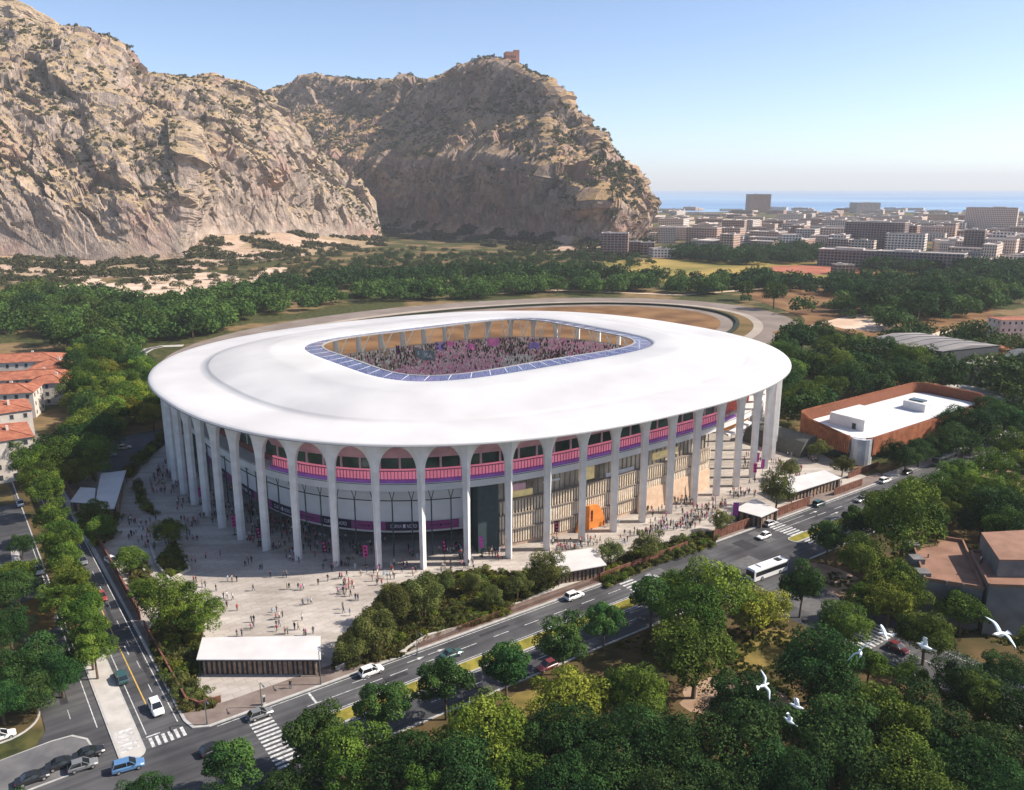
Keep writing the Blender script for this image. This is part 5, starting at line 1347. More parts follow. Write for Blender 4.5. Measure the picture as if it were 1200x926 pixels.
# --- street lamps, signs
M_lamp = mat('lamp_steel', (0.10, 0.11, 0.115), 0.5, var=0)
def street_lamp(x, y, hd, h, label):
    r = empty('street_lamp', (x, y, 0.165), hd, label, 'street lamp')
    b = MB(); b.tube([(0, 0, 0), (0, 0, h), (0.3, 0, h + .35), (1.6, 0, h + .5)], [.1, .07, .06, .05], 6); b.tube([(0, 0, 0), (0, 0, .5)], .16, 6); b.build('pole', M_lamp, r)
    b = MB(); b.box((1.75, 0, h + .48), (.7, .25, .12), 0, taper=.8); b.build('lamp_head', M_lamp, r)
for (px, py, lb) in ((376, 803, 'dark street lamp at the right end of the long timber kiosk'), (307, 830, 'street lamp on the brown pavement by the zebra crossing'), (243, 850, 'street lamp at the corner of the left bed wall'), (489, 768, 'street lamp on the pale pavement left of the picket fence')):
    x, y = G(px, py); street_lamp(x, y, math.radians(-54), 6.5 if px == 376 else 4.5, lb)
def pylon(px, py, h, label, w=0.9):
    x, y = G(px, py, 0.16); r = empty('sign_pylon', (x, y, 0.16), RA, label, 'sign')
    b = MB(); b.box((0, 0, h / 2), (w, 0.25, h), taper=.92); b.build('slab', M_conc, r)
    b = MB(); b.box((0, -0.16, h * .6), (w * .7, 0.04, h * .5)); b.build('panel', M_post, r)
pylon(330, 785, 2.6, 'pale standing sign slab on the paving in front of the timber kiosk'); pylon(310, 826, 1.8, 'small pale sign post by the kerb near the zebra crossing', .5)

# --- copper clad hall
def rounded(s0, s1, o0, o1, r, n=6): return capsule(s0, s1, o0, o1, min(r, 5.0), n=n)
ZC = 9.2
hall = empty('hall', (*S(205, -23), 0), 0, 'copper clad hall with rounded corners and a white roof terrace beside the avenue', 'building')
hx, hy = S(205, -23)
def HL(poly): return [(x - hx, y - hy) for x, y in poly]
HS0, HS1, HO0, HO1 = 166, 243, -36, -10
out = HL(rounded(HS0, HS1, HO0, HO1, 8, 8)); inn = HL(rounded(HS0 + 1, HS1 - 1, HO0 + 1, HO1 - 1, 7, 8))
M_copper = mat('copper_fins', (0.30, 0.105, 0.05), 0.7, col2=(0.44, 0.17, 0.085), scale=0.5)
M_white_roof = mat('white_roof', (0.60, 0.595, 0.59), 0.6, col2=(0.70, 0.69, 0.68), scale=0.2)
b = MB(); b.prism(HL(rounded(HS0 + 2, HS1 - 2, HO0 + 2, HO1 - 2, 6, 8)), 0.0, 3.6); b.build('ground_floor', M_glass, hall)
b = MB(); b.prism(inn, 3.5, 8.6, mtop=0); b.build('roof', M_white_roof, hall)
b = MB()
def perim(poly, step):
    P = poly + [poly[0]]; acc = 0; R = []
    for p, q in zip(P, P[1:]):
        L = math.hypot(q[0] - p[0], q[1] - p[1]); h = math.atan2(q[1] - p[1], q[0] - p[0]); d = (step - acc) % step
        while d < L: R.append((p[0] + (q[0] - p[0]) * d / L, p[1] + (q[1] - p[1]) * d / L, h)); d += step
        acc = (acc + L) % step
    return R
n_c = len(out)
def wtop(x, y):
    s_, o_ = toS(x + hx, y + hy)
    if s_ > 236: return 12.4 if o_ < -13 else 9.2 + 3.2 * min(1, max(0, (s_ - 236) / 5))
    return 9.2 + 3.2 * min(1, max(0, (-o_ - 24) / 8))
for x, y, h in perim(out, 0.62):
    s_, o_ = toS(x + hx, y + hy)
    if s_ < 170 and o_ > -15.5: continue                       # glazed corner
    z1 = wtop(x, y); b.box((x, y, (3.3 + z1) / 2), (0.42, 0.30, z1 - 3.3), h)
b.build('copper_screen', M_copper, hall)
b = MB()
for i in range(n_c):
    p, q = inn[i], inn[(i + 1) % n_c]; k = 1.018
    if toS(p[0] + hx, p[1] + hy)[0] < 170 and toS(p[0] + hx, p[1] + hy)[1] > -15.5: continue
    zp, zq = wtop(*p) - .25, wtop(*q) - .25
    b.add([(p[0] * k, p[1] * k, 3.4), (q[0] * k, q[1] * k, 3.4), (q[0] * k, q[1] * k, zq), (p[0] * k, p[1] * k, zp)], [(0, 1, 2, 3), (3, 2, 1, 0)][:1])
b.build('backing_wall', mat('copper_backing', (0.20, 0.07, 0.035), 0.8, var=0.1), hall)
b = MB(); q = HL([S(169.6, -13.6)])[0]; b.tube([(q[0], q[1], 0), (q[0], q[1], 8.45)], 3.4, 18); b.build('corner_glass', glass_mat('pale_corner_glass', (0.20, 0.21, 0.22)), hall)
b = MB(); b.prism(HL([S(175, -29), S(192, -29), S(192, -16.5), S(175, -16.5)]), 8.55, 12.4); bx = b.build('roof_room', M_white_roof, hall)
b = MB(); q = HL([S(174.9, -20)])[0]; b.box((q[0], q[1], 9.7), (0.1, 1.3, 1.9), RA); b.build('door', M_post, bx)
b = MB(); b.prism(HL([S(213, -25), S(222, -25), S(222, -17), S(213, -17)]), 8.55, 11.6); bx = b.build('roof_room', M_white_roof, hall)
b = MB(); b.prism(HL([S(215, -24), S(218, -24), S(218, -19), S(215, -19)]), 11.6, 12.1); b.build('skylight', M_glass, bx)
b = MB(); b.prism(HL([S(192, -31), S(232, -31), S(232, -16), S(192, -16)]), 8.6, 8.72); b.build('roof_mat', mat('roof_felt', (0.66, 0.65, 0.65), 0.7, var=0.05), hall)
# grey barrel vaulted shed left of the hall
gx, gy = G(930, 527)
shed = empty('shed', (gx, gy, 0), RA + PI / 2, 'grey green barrel vaulted shed in the trees left of the copper hall', 'building')
b = MB(); R_ = [[(x, 6.5 * math.cos(PI * k / 14), 6.3 * math.sin(PI * k / 14)) for k in range(15)] for x in (-7, 7, 16)]
b.loft(R_, closed=False); b.add(R_[0], [tuple(range(15))]); b.build('vault', mat('shed_sheet', (0.13, 0.13, 0.11), 0.8, var=0.1), shed)

# --- houses
M_tile = mat('red_roof_tiles', (0.25, 0.085, 0.050), 0.85, col2=(0.40, 0.15, 0.085), scale=0.5, detail=7)
M_plaster = mat('pale_plaster', (0.50, 0.44, 0.38), 0.9, col2=(0.60, 0.54, 0.47), scale=0.3)
M_win = glass_mat('house_window', (0.02, 0.025, 0.03))
def hip_house(x, y, w, d, h, hd, label, rh=2.4, name='house', storeys=3, group=None, chim=True, cols=None):
    r = empty(name, (x, y, 0), hd, label, 'house', group)
    b = MB(); b.box((0, 0, h / 2), (w, d, h)); b.build('wall', M_plaster, r)
    e = 0.6; W, D = w / 2 + e, d / 2 + e; k = max(W - D, 0.2)
    b = MB(); b.add([(-W, -D, h), (W, -D, h), (W, D, h), (-W, D, h), (-k, 0, h + rh), (k, 0, h + rh)], [(0, 1, 5, 4), (1, 2, 5), (2, 3, 4, 5), (3, 0, 4), (3, 2, 1, 0)])
    for s_ in (-1, 1): b.tube([(-W, s_ * D, h + .03), (s_ * 0 - k, 0, h + rh + .05)], .16, 5); b.tube([(W, s_ * D, h + .03), (k, 0, h + rh + .05)], .16, 5)
    b.tube([(-k, 0, h + rh + .06), (k, 0, h + rh + .06)], .18, 5)
    rf = b.build('roof', M_tile, r)
    if chim: b = MB(); b.box((w * .2, d * .12, h + rh * .9), (.9, .7, 1.8)); b.build('chimney', M_plaster, rf)
    wm = MB(); wm.box((0, 0, 0), (1.05, 0.08, 1.5)); wm = wm.mesh('window', [M_win])
    fm = MB(); fm.box((0, 0.03, 0), (1.35, 0.05, 1.8)); fm = fm.mesh('frame', [M_roofflat])
    nx = cols or max(2, int(w / 3.4)); nz = storeys; ny = max(2, int(d / 3.6))
    for iz in range(nz):
        z = h * (iz + .55) / nz
        for sx in (-1, 1):
            for k_ in range(nx):
                o = link('window', wm, r, ((k_ + .5) / nx * w - w / 2, sx * (d / 2 + .045), z), 0 if sx < 0 else PI); link('frame', fm, o)
            for k_ in range(ny):
                o = link('window', wm, r, (sx * (w / 2 + .045), (k_ + .5) / ny * d - d / 2, z), PI / 2 if sx > 0 else -PI / 2); link('frame', fm, o)
    return r
def house_px(px, py, w, d, h, hd, label, **kw):
    x, y = G(px, py, h); hip_house(x, y, w, d, h, hd, label, **kw)
HD = math.radians(-54.3)
house_px(14, 421, 40, 15, 11, RA - .35, 'long red tiled house with shallow roof, uppermost at the left edge')
house_px(60, 428, 14, 13, 10, RA - .35, 'red tiled corner house sticking out of the wood at the end of the upper row')
house_px(30, 441, 34, 12, 9, RA - .35, 'second long red tiled house below the uppermost one')
house_px(58, 446, 13, 10, 9, RA - .35, 'small red hipped house at the right end of the second row')
house_px(-8, 458, 30, 13, 10, RA - .35, 'red tiled house in the middle of the left group, cut by the edge')
house_px(2, 478, 16, 16, 12, HD, 'tall block with red roof facing the wood, in the middle of the left edge')
house_px(0, 508, 18, 15, 13, HD, 'pale tall house with red roof and two rows of windows seen at the left edge', storeys=4)
def flat_block(name, x, y, w, d, h, hd, wallm, roofm, label, cat='building', group=None, parapet=0.6, extras=0, wins=None, winm=None, uv=True):
    r = empty(name, (x, y, 0), hd, label, cat, group)
    b = MB(); b.box((0, 0, h / 2), (w, d, h)); b.build('wall', wallm, r, uv=uv)
    b = MB(); p = .35
    for cx, cy, a, c in ((0, -d / 2 + p / 2, w, p), (0, d / 2 - p / 2, w, p), (-w / 2 + p / 2, 0, p, d - 2 * p), (w / 2 - p / 2, 0, p, d - 2 * p)): b.box((cx, cy, h + parapet / 2), (a, c, parapet))
    b.box((0, 0, h + .02), (w - 2 * p, d - 2 * p, .04)); rf = b.build('roof', roofm, r)
    g = random.Random(int(x * 7 + y * 3))
    for _ in range(extras):
        b = MB(); e = g.uniform(.12, .3); b.box((g.uniform(-.3, .3) * w, g.uniform(-.3, .3) * d, h + 1.2), (w * e, d * e * 1.3, 2.4)); b.build('roof_room', roofm, rf)
    return r
# terracotta roofed house in the park
rx, ry = G(1140, 672, 11)
rh_ = empty('house', (rx, ry, 0), RA, 'concrete house with flat terracotta roof terraces and a satellite dish, at the right edge', 'house')
M_terra = mat('terracotta_roof', (0.20, 0.108, 0.070), 0.9, col2=(0.29, 0.160, 0.108), scale=0.25, detail=7)
M_grey_render = mat('grey_render', (0.13, 0.125, 0.12), 0.9, col2=(0.19, 0.18, 0.17), scale=0.3, detail=7)  # dark grey render of the concrete walls, stair boxes and vents
def block_px(px_pts, z, zb=0.0): return [(p[0] - rx, p[1] - ry) for p in (G(x, y, z) for x, y in px_pts)]
low = block_px([(1082, 666), (1132, 692), (1142, 668), (1173, 648), (1228, 660), (1150, 632)], 9)
A0 = block_px([(1081, 667), (1140, 691), (1206, 655), (1148, 633)], 9.0)
b = MB(); b.prism(A0, 0, 9.0); b.build('wall', M_grey_render, rh_)
b = MB(); b.prism([(x * .985, y * .985) for x, y in A0], 9.0, 9.05)
for i in range(4):
    p, q = Vector(A0[i]), Vector(A0[(i + 1) % 4]); m_ = (p + q) / 2; b.box((m_.x * .985, m_.y * .985, 9.4), ((q - p).length, .35, .8), long_dir(p, q))
rf = b.build('roof', M_terra, rh_)
for px, py in ((1087, 661), (1105, 651), (1126, 641)):
    q = G(px, py, 9.5); b = MB(); b.box((q[0] - rx, q[1] - ry, 9.6), (2.6, 2.4, 1.2), RA + .3); b.build('stair_box', M_grey_render, rf)
for px, py in ((1128, 654), (1154, 645), (1101, 676), (1117, 683), (1112, 654)):
    q = G(px, py, 9.1); b = MB(); b.tube([(q[0] - rx, q[1] - ry, 9.05), (q[0] - rx, q[1] - ry, 9.9)], .16, 6); b.build('vent_pipe', M_grey_render, rf)
A1 = block_px([(1141, 686), (1200, 702), (1250, 680), (1185, 660)], 10.5)
b = MB(); b.prism(A1, 0, 10.5); b.build('wall', M_grey_render, rh_)
b = MB(); b.prism([(x * .99, y * .99) for x, y in A1], 10.5, 10.55)
for i in range(4):
    p, q = Vector(A1[i]), Vector(A1[(i + 1) % 4]); m_ = (p + q) / 2; b.box((m_.x, m_.y, 10.8), ((q - p).length, .35, .6), long_dir(p, q))
rf1 = b.build('roof', M_terra, rh_)
A2 = block_px([(1172, 664), (1240, 680), (1280, 655), (1205, 642)], 14)
b = MB(); b.prism(A2, 0, 14, mtop=0); b.build('upper_wall', M_grey_render, rh_)
b = MB(); b.prism(A2, 14.0, 14.3); b.build('upper_roof', M_terra, rh_)
q = G(1168, 664, 12); b = MB()
dish = [[(q[0] - rx + .9 * k / 3 * math.cos(t), q[1] - ry - .25 * (1 - (k / 3) ** 2), 12.0 + .9 * k / 3 * math.sin(t)) for t in np.linspace(0, 2 * PI, 12, endpoint=False)] for k in range(1, 4)]
b.loft(dish, cap=True); b.tube([(q[0] - rx, q[1] - ry, 10.55), (q[0] - rx, q[1] - ry, 12.0)], .07, 5); b.build('satellite_dish', M_post, rf1)
q = G(1188, 553, 8)
flat_block('house', q[0], q[1], 14, 11, 6.0, RA, M_grey_render, M_terra, 'small house with terracotta roof peeping out of the right park trees', 'house', extras=1)
# grey sheds beyond the hall
def gable_shed(pts_px, h, rise, label, m_roof, m_wall, name='shed'):
    P = [G(x, y, h) for x, y in pts_px]; c = (sum(p[0] for p in P) / 4, sum(p[1] for p in P) / 4)
    Q = [(p[0] - c[0], p[1] - c[1]) for p in P]
    r = empty(name, (c[0], c[1], 0), 0, label, 'shed')
    b = MB(); b.prism([(x * .985, y * .985) for x, y in Q], 0, h); b.build('wall', m_wall, r, uv=True)
    m0 = ((Q[0][0] + Q[3][0]) / 2, (Q[0][1] + Q[3][1]) / 2); m1 = ((Q[1][0] + Q[2][0]) / 2, (Q[1][1] + Q[2][1]) / 2)
    b = MB(); b.add([(*Q[0], h + .02), (*Q[1], h + .02), (*m1, h + rise), (*m0, h + rise), (*Q[2], h + .02), (*Q[3], h + .02)], [(0, 1, 2, 3), (3, 2, 4, 5), (0, 3, 5), (1, 4, 2)])
    rf = b.build('roof', m_roof, r)
    for k in range(1, 6):
        t = k / 6; p = (Q[0][0] + (Q[1][0] - Q[0][0]) * t, Q[0][1] + (Q[1][1] - Q[0][1]) * t); s_ = (m0[0] + (m1[0] - m0[0]) * t, m0[1] + (m1[1] - m0[1]) * t); e_ = (Q[3][0] + (Q[2][0] - Q[3][0]) * t, Q[3][1] + (Q[2][1] - Q[3][1]) * t)
        b = MB(); b.tube([(*p, h + .1), (*s_, h + rise + .1), (*e_, h + .1)], .25, 4); b.build('roof_rib', m_wall, rf)
M_shroof = mat('grey_sheet_roof', (0.19, 0.175, 0.17), 0.75, col2=(0.28, 0.255, 0.24), scale=0.06, detail=7)
M_shwall = mat('dark_sheet_wall', (0.07, 0.075, 0.08), 0.8, var=0.15)
gable_shed([(1012, 398), (1105, 412), (1172, 405), (1078, 390)], 10, 1.6, 'big dark grey industrial shed with a low ribbed roof', M_shroof, M_shwall)
gable_shed([(1126, 425), (1158, 434), (1185, 425), (1160, 417)], 7, 0.8, 'lower grey shed with pale walls just below the big shed', M_shroof, facade_mat('shed_wall', (0.42, 0.36, 0.31), bw=3.0, rh=3.4, mort=.9))
gable_shed([(1172, 420), (1225, 426), (1240, 412), (1195, 408)], 9, 1.5, 'dark pitched shed cut by the right edge', M_shwall, M_shwall)
x, y = G(1190, 373, 12)
vil = hip_house(x, y, 24, 13, 12, RA - .6, 'pale three storey villa above the red courts at the right edge', rh=.6, chim=False)
# castle on the summit
def crest_at(px):
    P = PR.reshape(-1, 3); z = P[:, 2] - CAM_H; d = P[:, 1] * math.cos(PITCH) - z * math.sin(PITCH); u = 600 + F * P[:, 0] / d; v = F * (P[:, 1] * math.sin(PITCH) + z * math.cos(PITCH)) / d
    k = np.where(np.abs(u - px) < 3)[0]; return P[k[np.argmax(v[k])]]
kx, ky, kz = (float(q) for q in crest_at(603)); kz += 0.5
cas = empty('castle', (kx, ky, kz), .25, 'red brown castle block with a square tower on the summit of the right mountain', 'castle')
M_cast = mat('castle_brick', (0.30, 0.12, 0.085), 0.9, col2=(0.38, 0.17, 0.12), scale=0.1)
b = MB(); b.box((-4, 0, 3), (22, 18, 22)); b.build('main_block', M_cast, cas)
b = MB(); b.box((9, 2, 5), (10, 12, 28)); b.build('tower', M_cast, cas)
b = MB()
for k in range(5): b.box((-12.5 + 4.2 * k, -9.2, 6), (1.4, .6, 4)); b.box((-12.5 + 4.2 * k, -9.2, -2), (1.4, .6, 3))
b.build('windows', M_dark, cas); b = MB()
for k in range(7): b.box((-14 + 3.3 * k, -8.6, 14.6), (1.6, .9, 1.4))
b.build('battlement', M_cast, cas)
kx, ky, kz = (float(q) for q in crest_at(578)); b = MB(); b.box((0, 0, 0), (8, 8, 7)); b.box((3, 0, 4.5), (3, 3, 3)); tag(b.build('hut', M_shwall, None, loc=(kx, ky, kz)), 'small dark hut on the very top of the right mountain', 'hut')

# --- apartment blocks below the cliff and the hazy city by the sea
CM = [facade_mat('city_wall_a', (0.620, 0.412, 0.301)), facade_mat('city_wall_b', (0.700, 0.543, 0.434)), facade_mat('city_wall_c', (0.760, 0.663, 0.584)), facade_mat('city_wall_d', (0.500, 0.318, 0.239)), facade_mat('city_wall_e', (0.640, 0.496, 0.407), bw=2.6, mort=.7)]
M_brickapt = facade_mat('brick_apartment', (0.40, 0.22, 0.16), bw=4.6, rh=3.2, mort=.6, var=0.03)
M_darkapt = facade_mat('dark_apartment', (0.26, 0.19, 0.165), (0.022, 0.026, 0.034), bw=3.8, rh=3.2, mort=.62, var=0.03)
CITY = []
def block_at(x, y, w, d, h, hd, m, label, group=None, name='apartment_block', extras=1):
    CITY.append((x, y, max(w, d) * .55)); return flat_block(name, x, y, w, d, h, hd, m, M_roofflat, label, 'apartment block', group, 1.0, extras)
def blk(px0, px1, ybase, ytop, depth, m, label, hd=0.0, extras=1):
    """block whose front spans px0..px1, foot at ybase, roof line at ytop"""
    x0, y0 = G(px0, ybase); x1, y1 = G(px1, ybase); xc = (px0 + px1) / 2
    dd = W2P(x0, y0, 0)[2]; w = math.hypot(x1 - x0, y1 - y0)
    h = at_depth(xc, ytop, y0)[2]; w /= max(.6, math.cos(hd + math.atan2(x0, y0))) * max(.6, 1)
    return block_at((x0 + x1) / 2, y0 + depth / 2, w, depth, max(h, 5), hd, m, label, None, extras=extras)
blk(706, 737, 300, 274, 22, M_brickapt, 'tall brick apartment block at the foot of the right cliff', -.2)
blk(735, 753, 298, 284, 20, M_brickapt, 'stepped brick block just right of the tall one below the cliff', -.2)
blk(752, 768, 299, 285, 18, M_brickapt, 'low brick block at the outer corner of the cliff', -.2)
blk(764, 790, 302, 292, 20, CM[2], 'low pale block below the cliff corner beside the trees', .1)
blk(998, 1062, 293, 261, 30, M_darkapt, 'large dark slab block with many windows, left of the centre of the city', -.62, 2)
blk(1061, 1078, 292, 265, 26, M_brickapt, 'brick tower attached to the right of the large dark slab block', -.62)
blk(1137, 1190, 278, 244, 26, CM[4], 'tall wide beige slab tower at the right in the city', -.6, 1)
blk(1167, 1191, 297, 273, 20, CM[2], 'white gridded block below the beige slab tower', -.62)
blk(1135, 1156, 297, 270, 22, M_darkapt, 'brown block left of the white gridded block', -.6)
blk(968, 1036, 313, 294, 26, M_darkapt, 'long low dark block in the front row of the city, left', -.6, 2)
blk(1038, 1130, 318, 297, 24, M_darkapt, 'long dark slab in the front row of the city, right of the low block', -.62, 2)
blk(1122, 1140, 315, 303, 20, M_brickapt, 'small striped brick block at the end of the long dark slab', -.62)
blk(1142, 1164, 316, 304, 18, M_brickapt, 'small brick block third in the front row at the right', -.62)
blk(1165, 1186, 318, 308, 18, CM[1], 'beige low block in the front row near the right edge', -.62)
blk(980, 1000, 322, 311, 14, M_darkapt, 'isolated little dark block beside the red court', 0)
blk(879, 902, 249, 228, 60, CM[3], 'dark hazy tower rising against the sea', 0, 1)
blk(1004, 1030, 250, 238, 60, CM[2], 'pale long building on the shore against the sea', 0, 1)
blk(1122, 1134, 278, 262, 24, CM[2], 'narrow bluish white block left of the beige slab tower', -.6)
blk(1098, 1122, 282, 266, 24, CM[0], 'reddish block in the middle distance of the city', -.6)
g = random.Random(31); tries = 0; nC = 0; 
while nC < 270 and tries < 20000:
    tries += 1
    py = 246 + 62 * g.random() ** 1.25; px = g.uniform(768, 1215)
    if py > 297 and px < 1130: continue
    if py > 287 and px < 960 and not (px > 830 and py < 293): continue
    x, y = G(px, py); w, d = g.uniform(18, 60) * (1.35 if y > 1600 else 1), g.uniform(14, 34); h = g.choice([8, 10, 12, 14, 16, 20, 24]) * (1.0 if y < 1700 else (.75 if y < 2200 else .5))
    if any((x - q[0]) ** 2 + (y - q[1]) ** 2 < (max(w, d) * .5 + q[2]) ** 2 * .50 for q in CITY): continue
    col_ = g.randrange(5); where = 'near' if y < 1400 else ('middle' if y < 2000 else 'far')
    lab = {'near': 'apartment block among the nearer roofs of the city', 'middle': 'hazy apartment block in the middle of the city', 'far': 'faint low building in the far hazy city near the shore'}[where]
    block_at(x, y, w, d, h, g.choice([-.62, -.62, -.55, -.75, .9, -.1]), CM[col_], lab, {'near': 'nearer city blocks', 'middle': 'middle city blocks', 'far': 'far city buildings'}[where], extras=1 if g.random() < .6 else 0)
    nC += 1
print('city', nC)
# ================================================================== VEHICLES
def paint(name, c): return mat(name, c, 0.3, var=0.0, spec=0.6)
PAINT = {k: paint('paint_' + k, c) for k, c in dict(white=(0.75, 0.75, 0.74), silver=(0.42, 0.43, 0.44), grey=(0.17, 0.175, 0.18), black=(0.018, 0.019, 0.022), teal=(0.03, 0.085, 0.085), red=(0.30, 0.045, 0.04), darkred=(0.16, 0.03, 0.035), blue=(0.09, 0.20, 0.38), cream=(0.62, 0.58, 0.50)).items()}
M_cglass = mat('car_glass', (0.012, 0.015, 0.018), 0.08, var=0, spec=0.8); M_tyre = mat('tyre_rubber', (0.015, 0.015, 0.016), 0.9, var=0); M_rim = mat('wheel_rim', (0.45, 0.45, 0.46), 0.35, var=0, metal=0.6)
M_hl = mat('headlight_glass', (0.7, 0.7, 0.68), 0.2, var=0); M_tl = mat('taillight_glass', (0.35, 0.02, 0.02), 0.3, var=0); M_trim = mat('dark_trim', (0.03, 0.03, 0.032), 0.7, var=0)
CARM = {}
def sect(x, w, z0, z1, cut=0.18):
    return [(x, -w + cut * .6, z0), (x, w - cut * .6, z0), (x, w, z0 + cut), (x, w, z1 - cut), (x, w - cut, z1), (x, -w + cut, z1), (x, -w, z1 - cut), (x, -w, z0 + cut)]
def car_meshes(kind, color):
    if (kind, color) in CARM: return CARM[(kind, color)]
    L, W, HR = dict(sedan=(4.55, .90, 1.42), hatch=(4.15, .89, 1.50), suv=(4.55, .94, 1.66))[kind]
    h = L / 2; bl = .95 if kind != 'suv' else 1.06
    b = MB(); b.loft([sect(-h, W * .80, .35, bl * .78, .10), sect(-h + .12, W * .94, .26, bl * .92), sect(-h + .7, W, .24, bl), sect(-.3, W, .22, bl), sect(h - 1.35, W, .22, bl * .97), sect(h - .55, W * .97, .24, bl * .84), sect(h - .12, W * .88, .28, bl * .74), sect(h, W * .72, .38, bl * .60, .10)], cap=True)
    body = b.mesh('body', [PAINT[color]], smooth=False)
    tail = dict(sedan=-h + .75, hatch=-h + .15, suv=-h + .12)[kind]; rt = dict(sedan=-h + 1.45, hatch=-h + .65, suv=-h + .45)[kind]
    def gs(x, w, z): return [(x, -w, z), (x, w, z)]
    b = MB()
    lo = [(tail, -W * .88, bl - .03), (tail, W * .88, bl - .03), (h - 1.15, W * .90, bl - .06), (h - 1.15, -W * .90, bl - .06)]
    up = [(rt, -W * .70, HR - .05), (rt, W * .70, HR - .05), (h - 2.0, W * .72, HR - .05), (h - 2.0, -W * .72, HR - .05)]
    b.add(lo + up, [(0, 4, 7, 3), (1, 2, 6, 5), (0, 1, 5, 4), (2, 3, 7, 6), (4, 5, 6, 7)]); glass = b.mesh('windows', [M_cglass])
    b = MB(); rp = [(rt + .02, -W * .69), (rt + .02, W * .69), (-.2, W * .735), (h - 2.05, W * .70), (h - 2.05, -W * .70), (-.2, -W * .735)]; b.prism(rp, HR - .06, HR)
    for y in (-1, 1):
        b.tube([(h - 1.2, y * W * .9, bl - .03), (h - 2.0, y * W * .72, HR - .03)], .05, 5); b.tube([(tail + .05, y * W * .88, bl - .02), (rt, y * W * .70, HR - .03)], .06, 5); b.tube([(-.15, y * W * .89, bl - .02), (-.2, y * W * .735, HR - .03)], .05, 5)
    roof_ = b.mesh('roof', [PAINT[color]])
    b = MB(); b.tube([(0, -.11, 0), (0, .11, 0)], .33, 14); tyre = b.mesh('tyre', [M_tyre])
    b = MB(); b.tube([(0, -.125, 0), (0, .125, 0)], .20, 10); rim = b.mesh('rim', [M_rim])
    b = MB(); b.box((0, 0, 0), (.16, .34, .14)); hl = b.mesh('headlight', [M_hl]); b = MB(); b.box((0, 0, 0), (.12, .30, .16)); tl = b.mesh('taillight', [M_tl])
    b = MB(); b.box((h - .06, 0, .40), (.12, W * 1.3, .14)); b.box((-h + .05, 0, .40), (.12, W * 1.4, .16)); bp = b.mesh('bumper', [M_trim])
    b = MB(); b.box((0, 0, 0), (.12, .2, .13), taper=.7); mi = b.mesh('mirror', [M_trim])
    CARM[(kind, color)] = (body, glass, roof_, tyre, rim, hl, tl, bp, mi, L, W, bl)
    return CARM[(kind, color)]
def car(px, py, hd, kind, color, label, z=0.05, group=None):
    x, y = G(px, py, z + .6)
    body, glass, roof_, tyre, rim, hl, tl, bp, mi, L, W, bl = car_meshes(kind, color)
    r = empty('car', (x, y, z), hd, label, 'car', group); h = L / 2
    bo = link('body', body, r); link('windows', glass, r); link('roof', roof_, r); link('bumper', bp, bo)
    for sx in (-1, 1):
        for sy in (-1, 1):
            w = empty('wheel', (sx * h * .60 + .05, sy * (W - .10), .33)); w.parent = r; link('tyre', tyre, w); link('rim', rim, w)
        link('headlight', hl, r, (h - .16, sx * W * .66, bl * .60)); link('taillight', tl, r, (-h + .07, sx * W * .70, bl * .72)); link('mirror', mi, r, (h - 1.45, sx * (W + .06), bl + .02))
    return r
E1, W1 = RA, RA + PI                      # along the avenue, away to the right / back to the left
DN, UP = RA - PI / 2, RA + PI / 2         # across it, towards the viewer / away
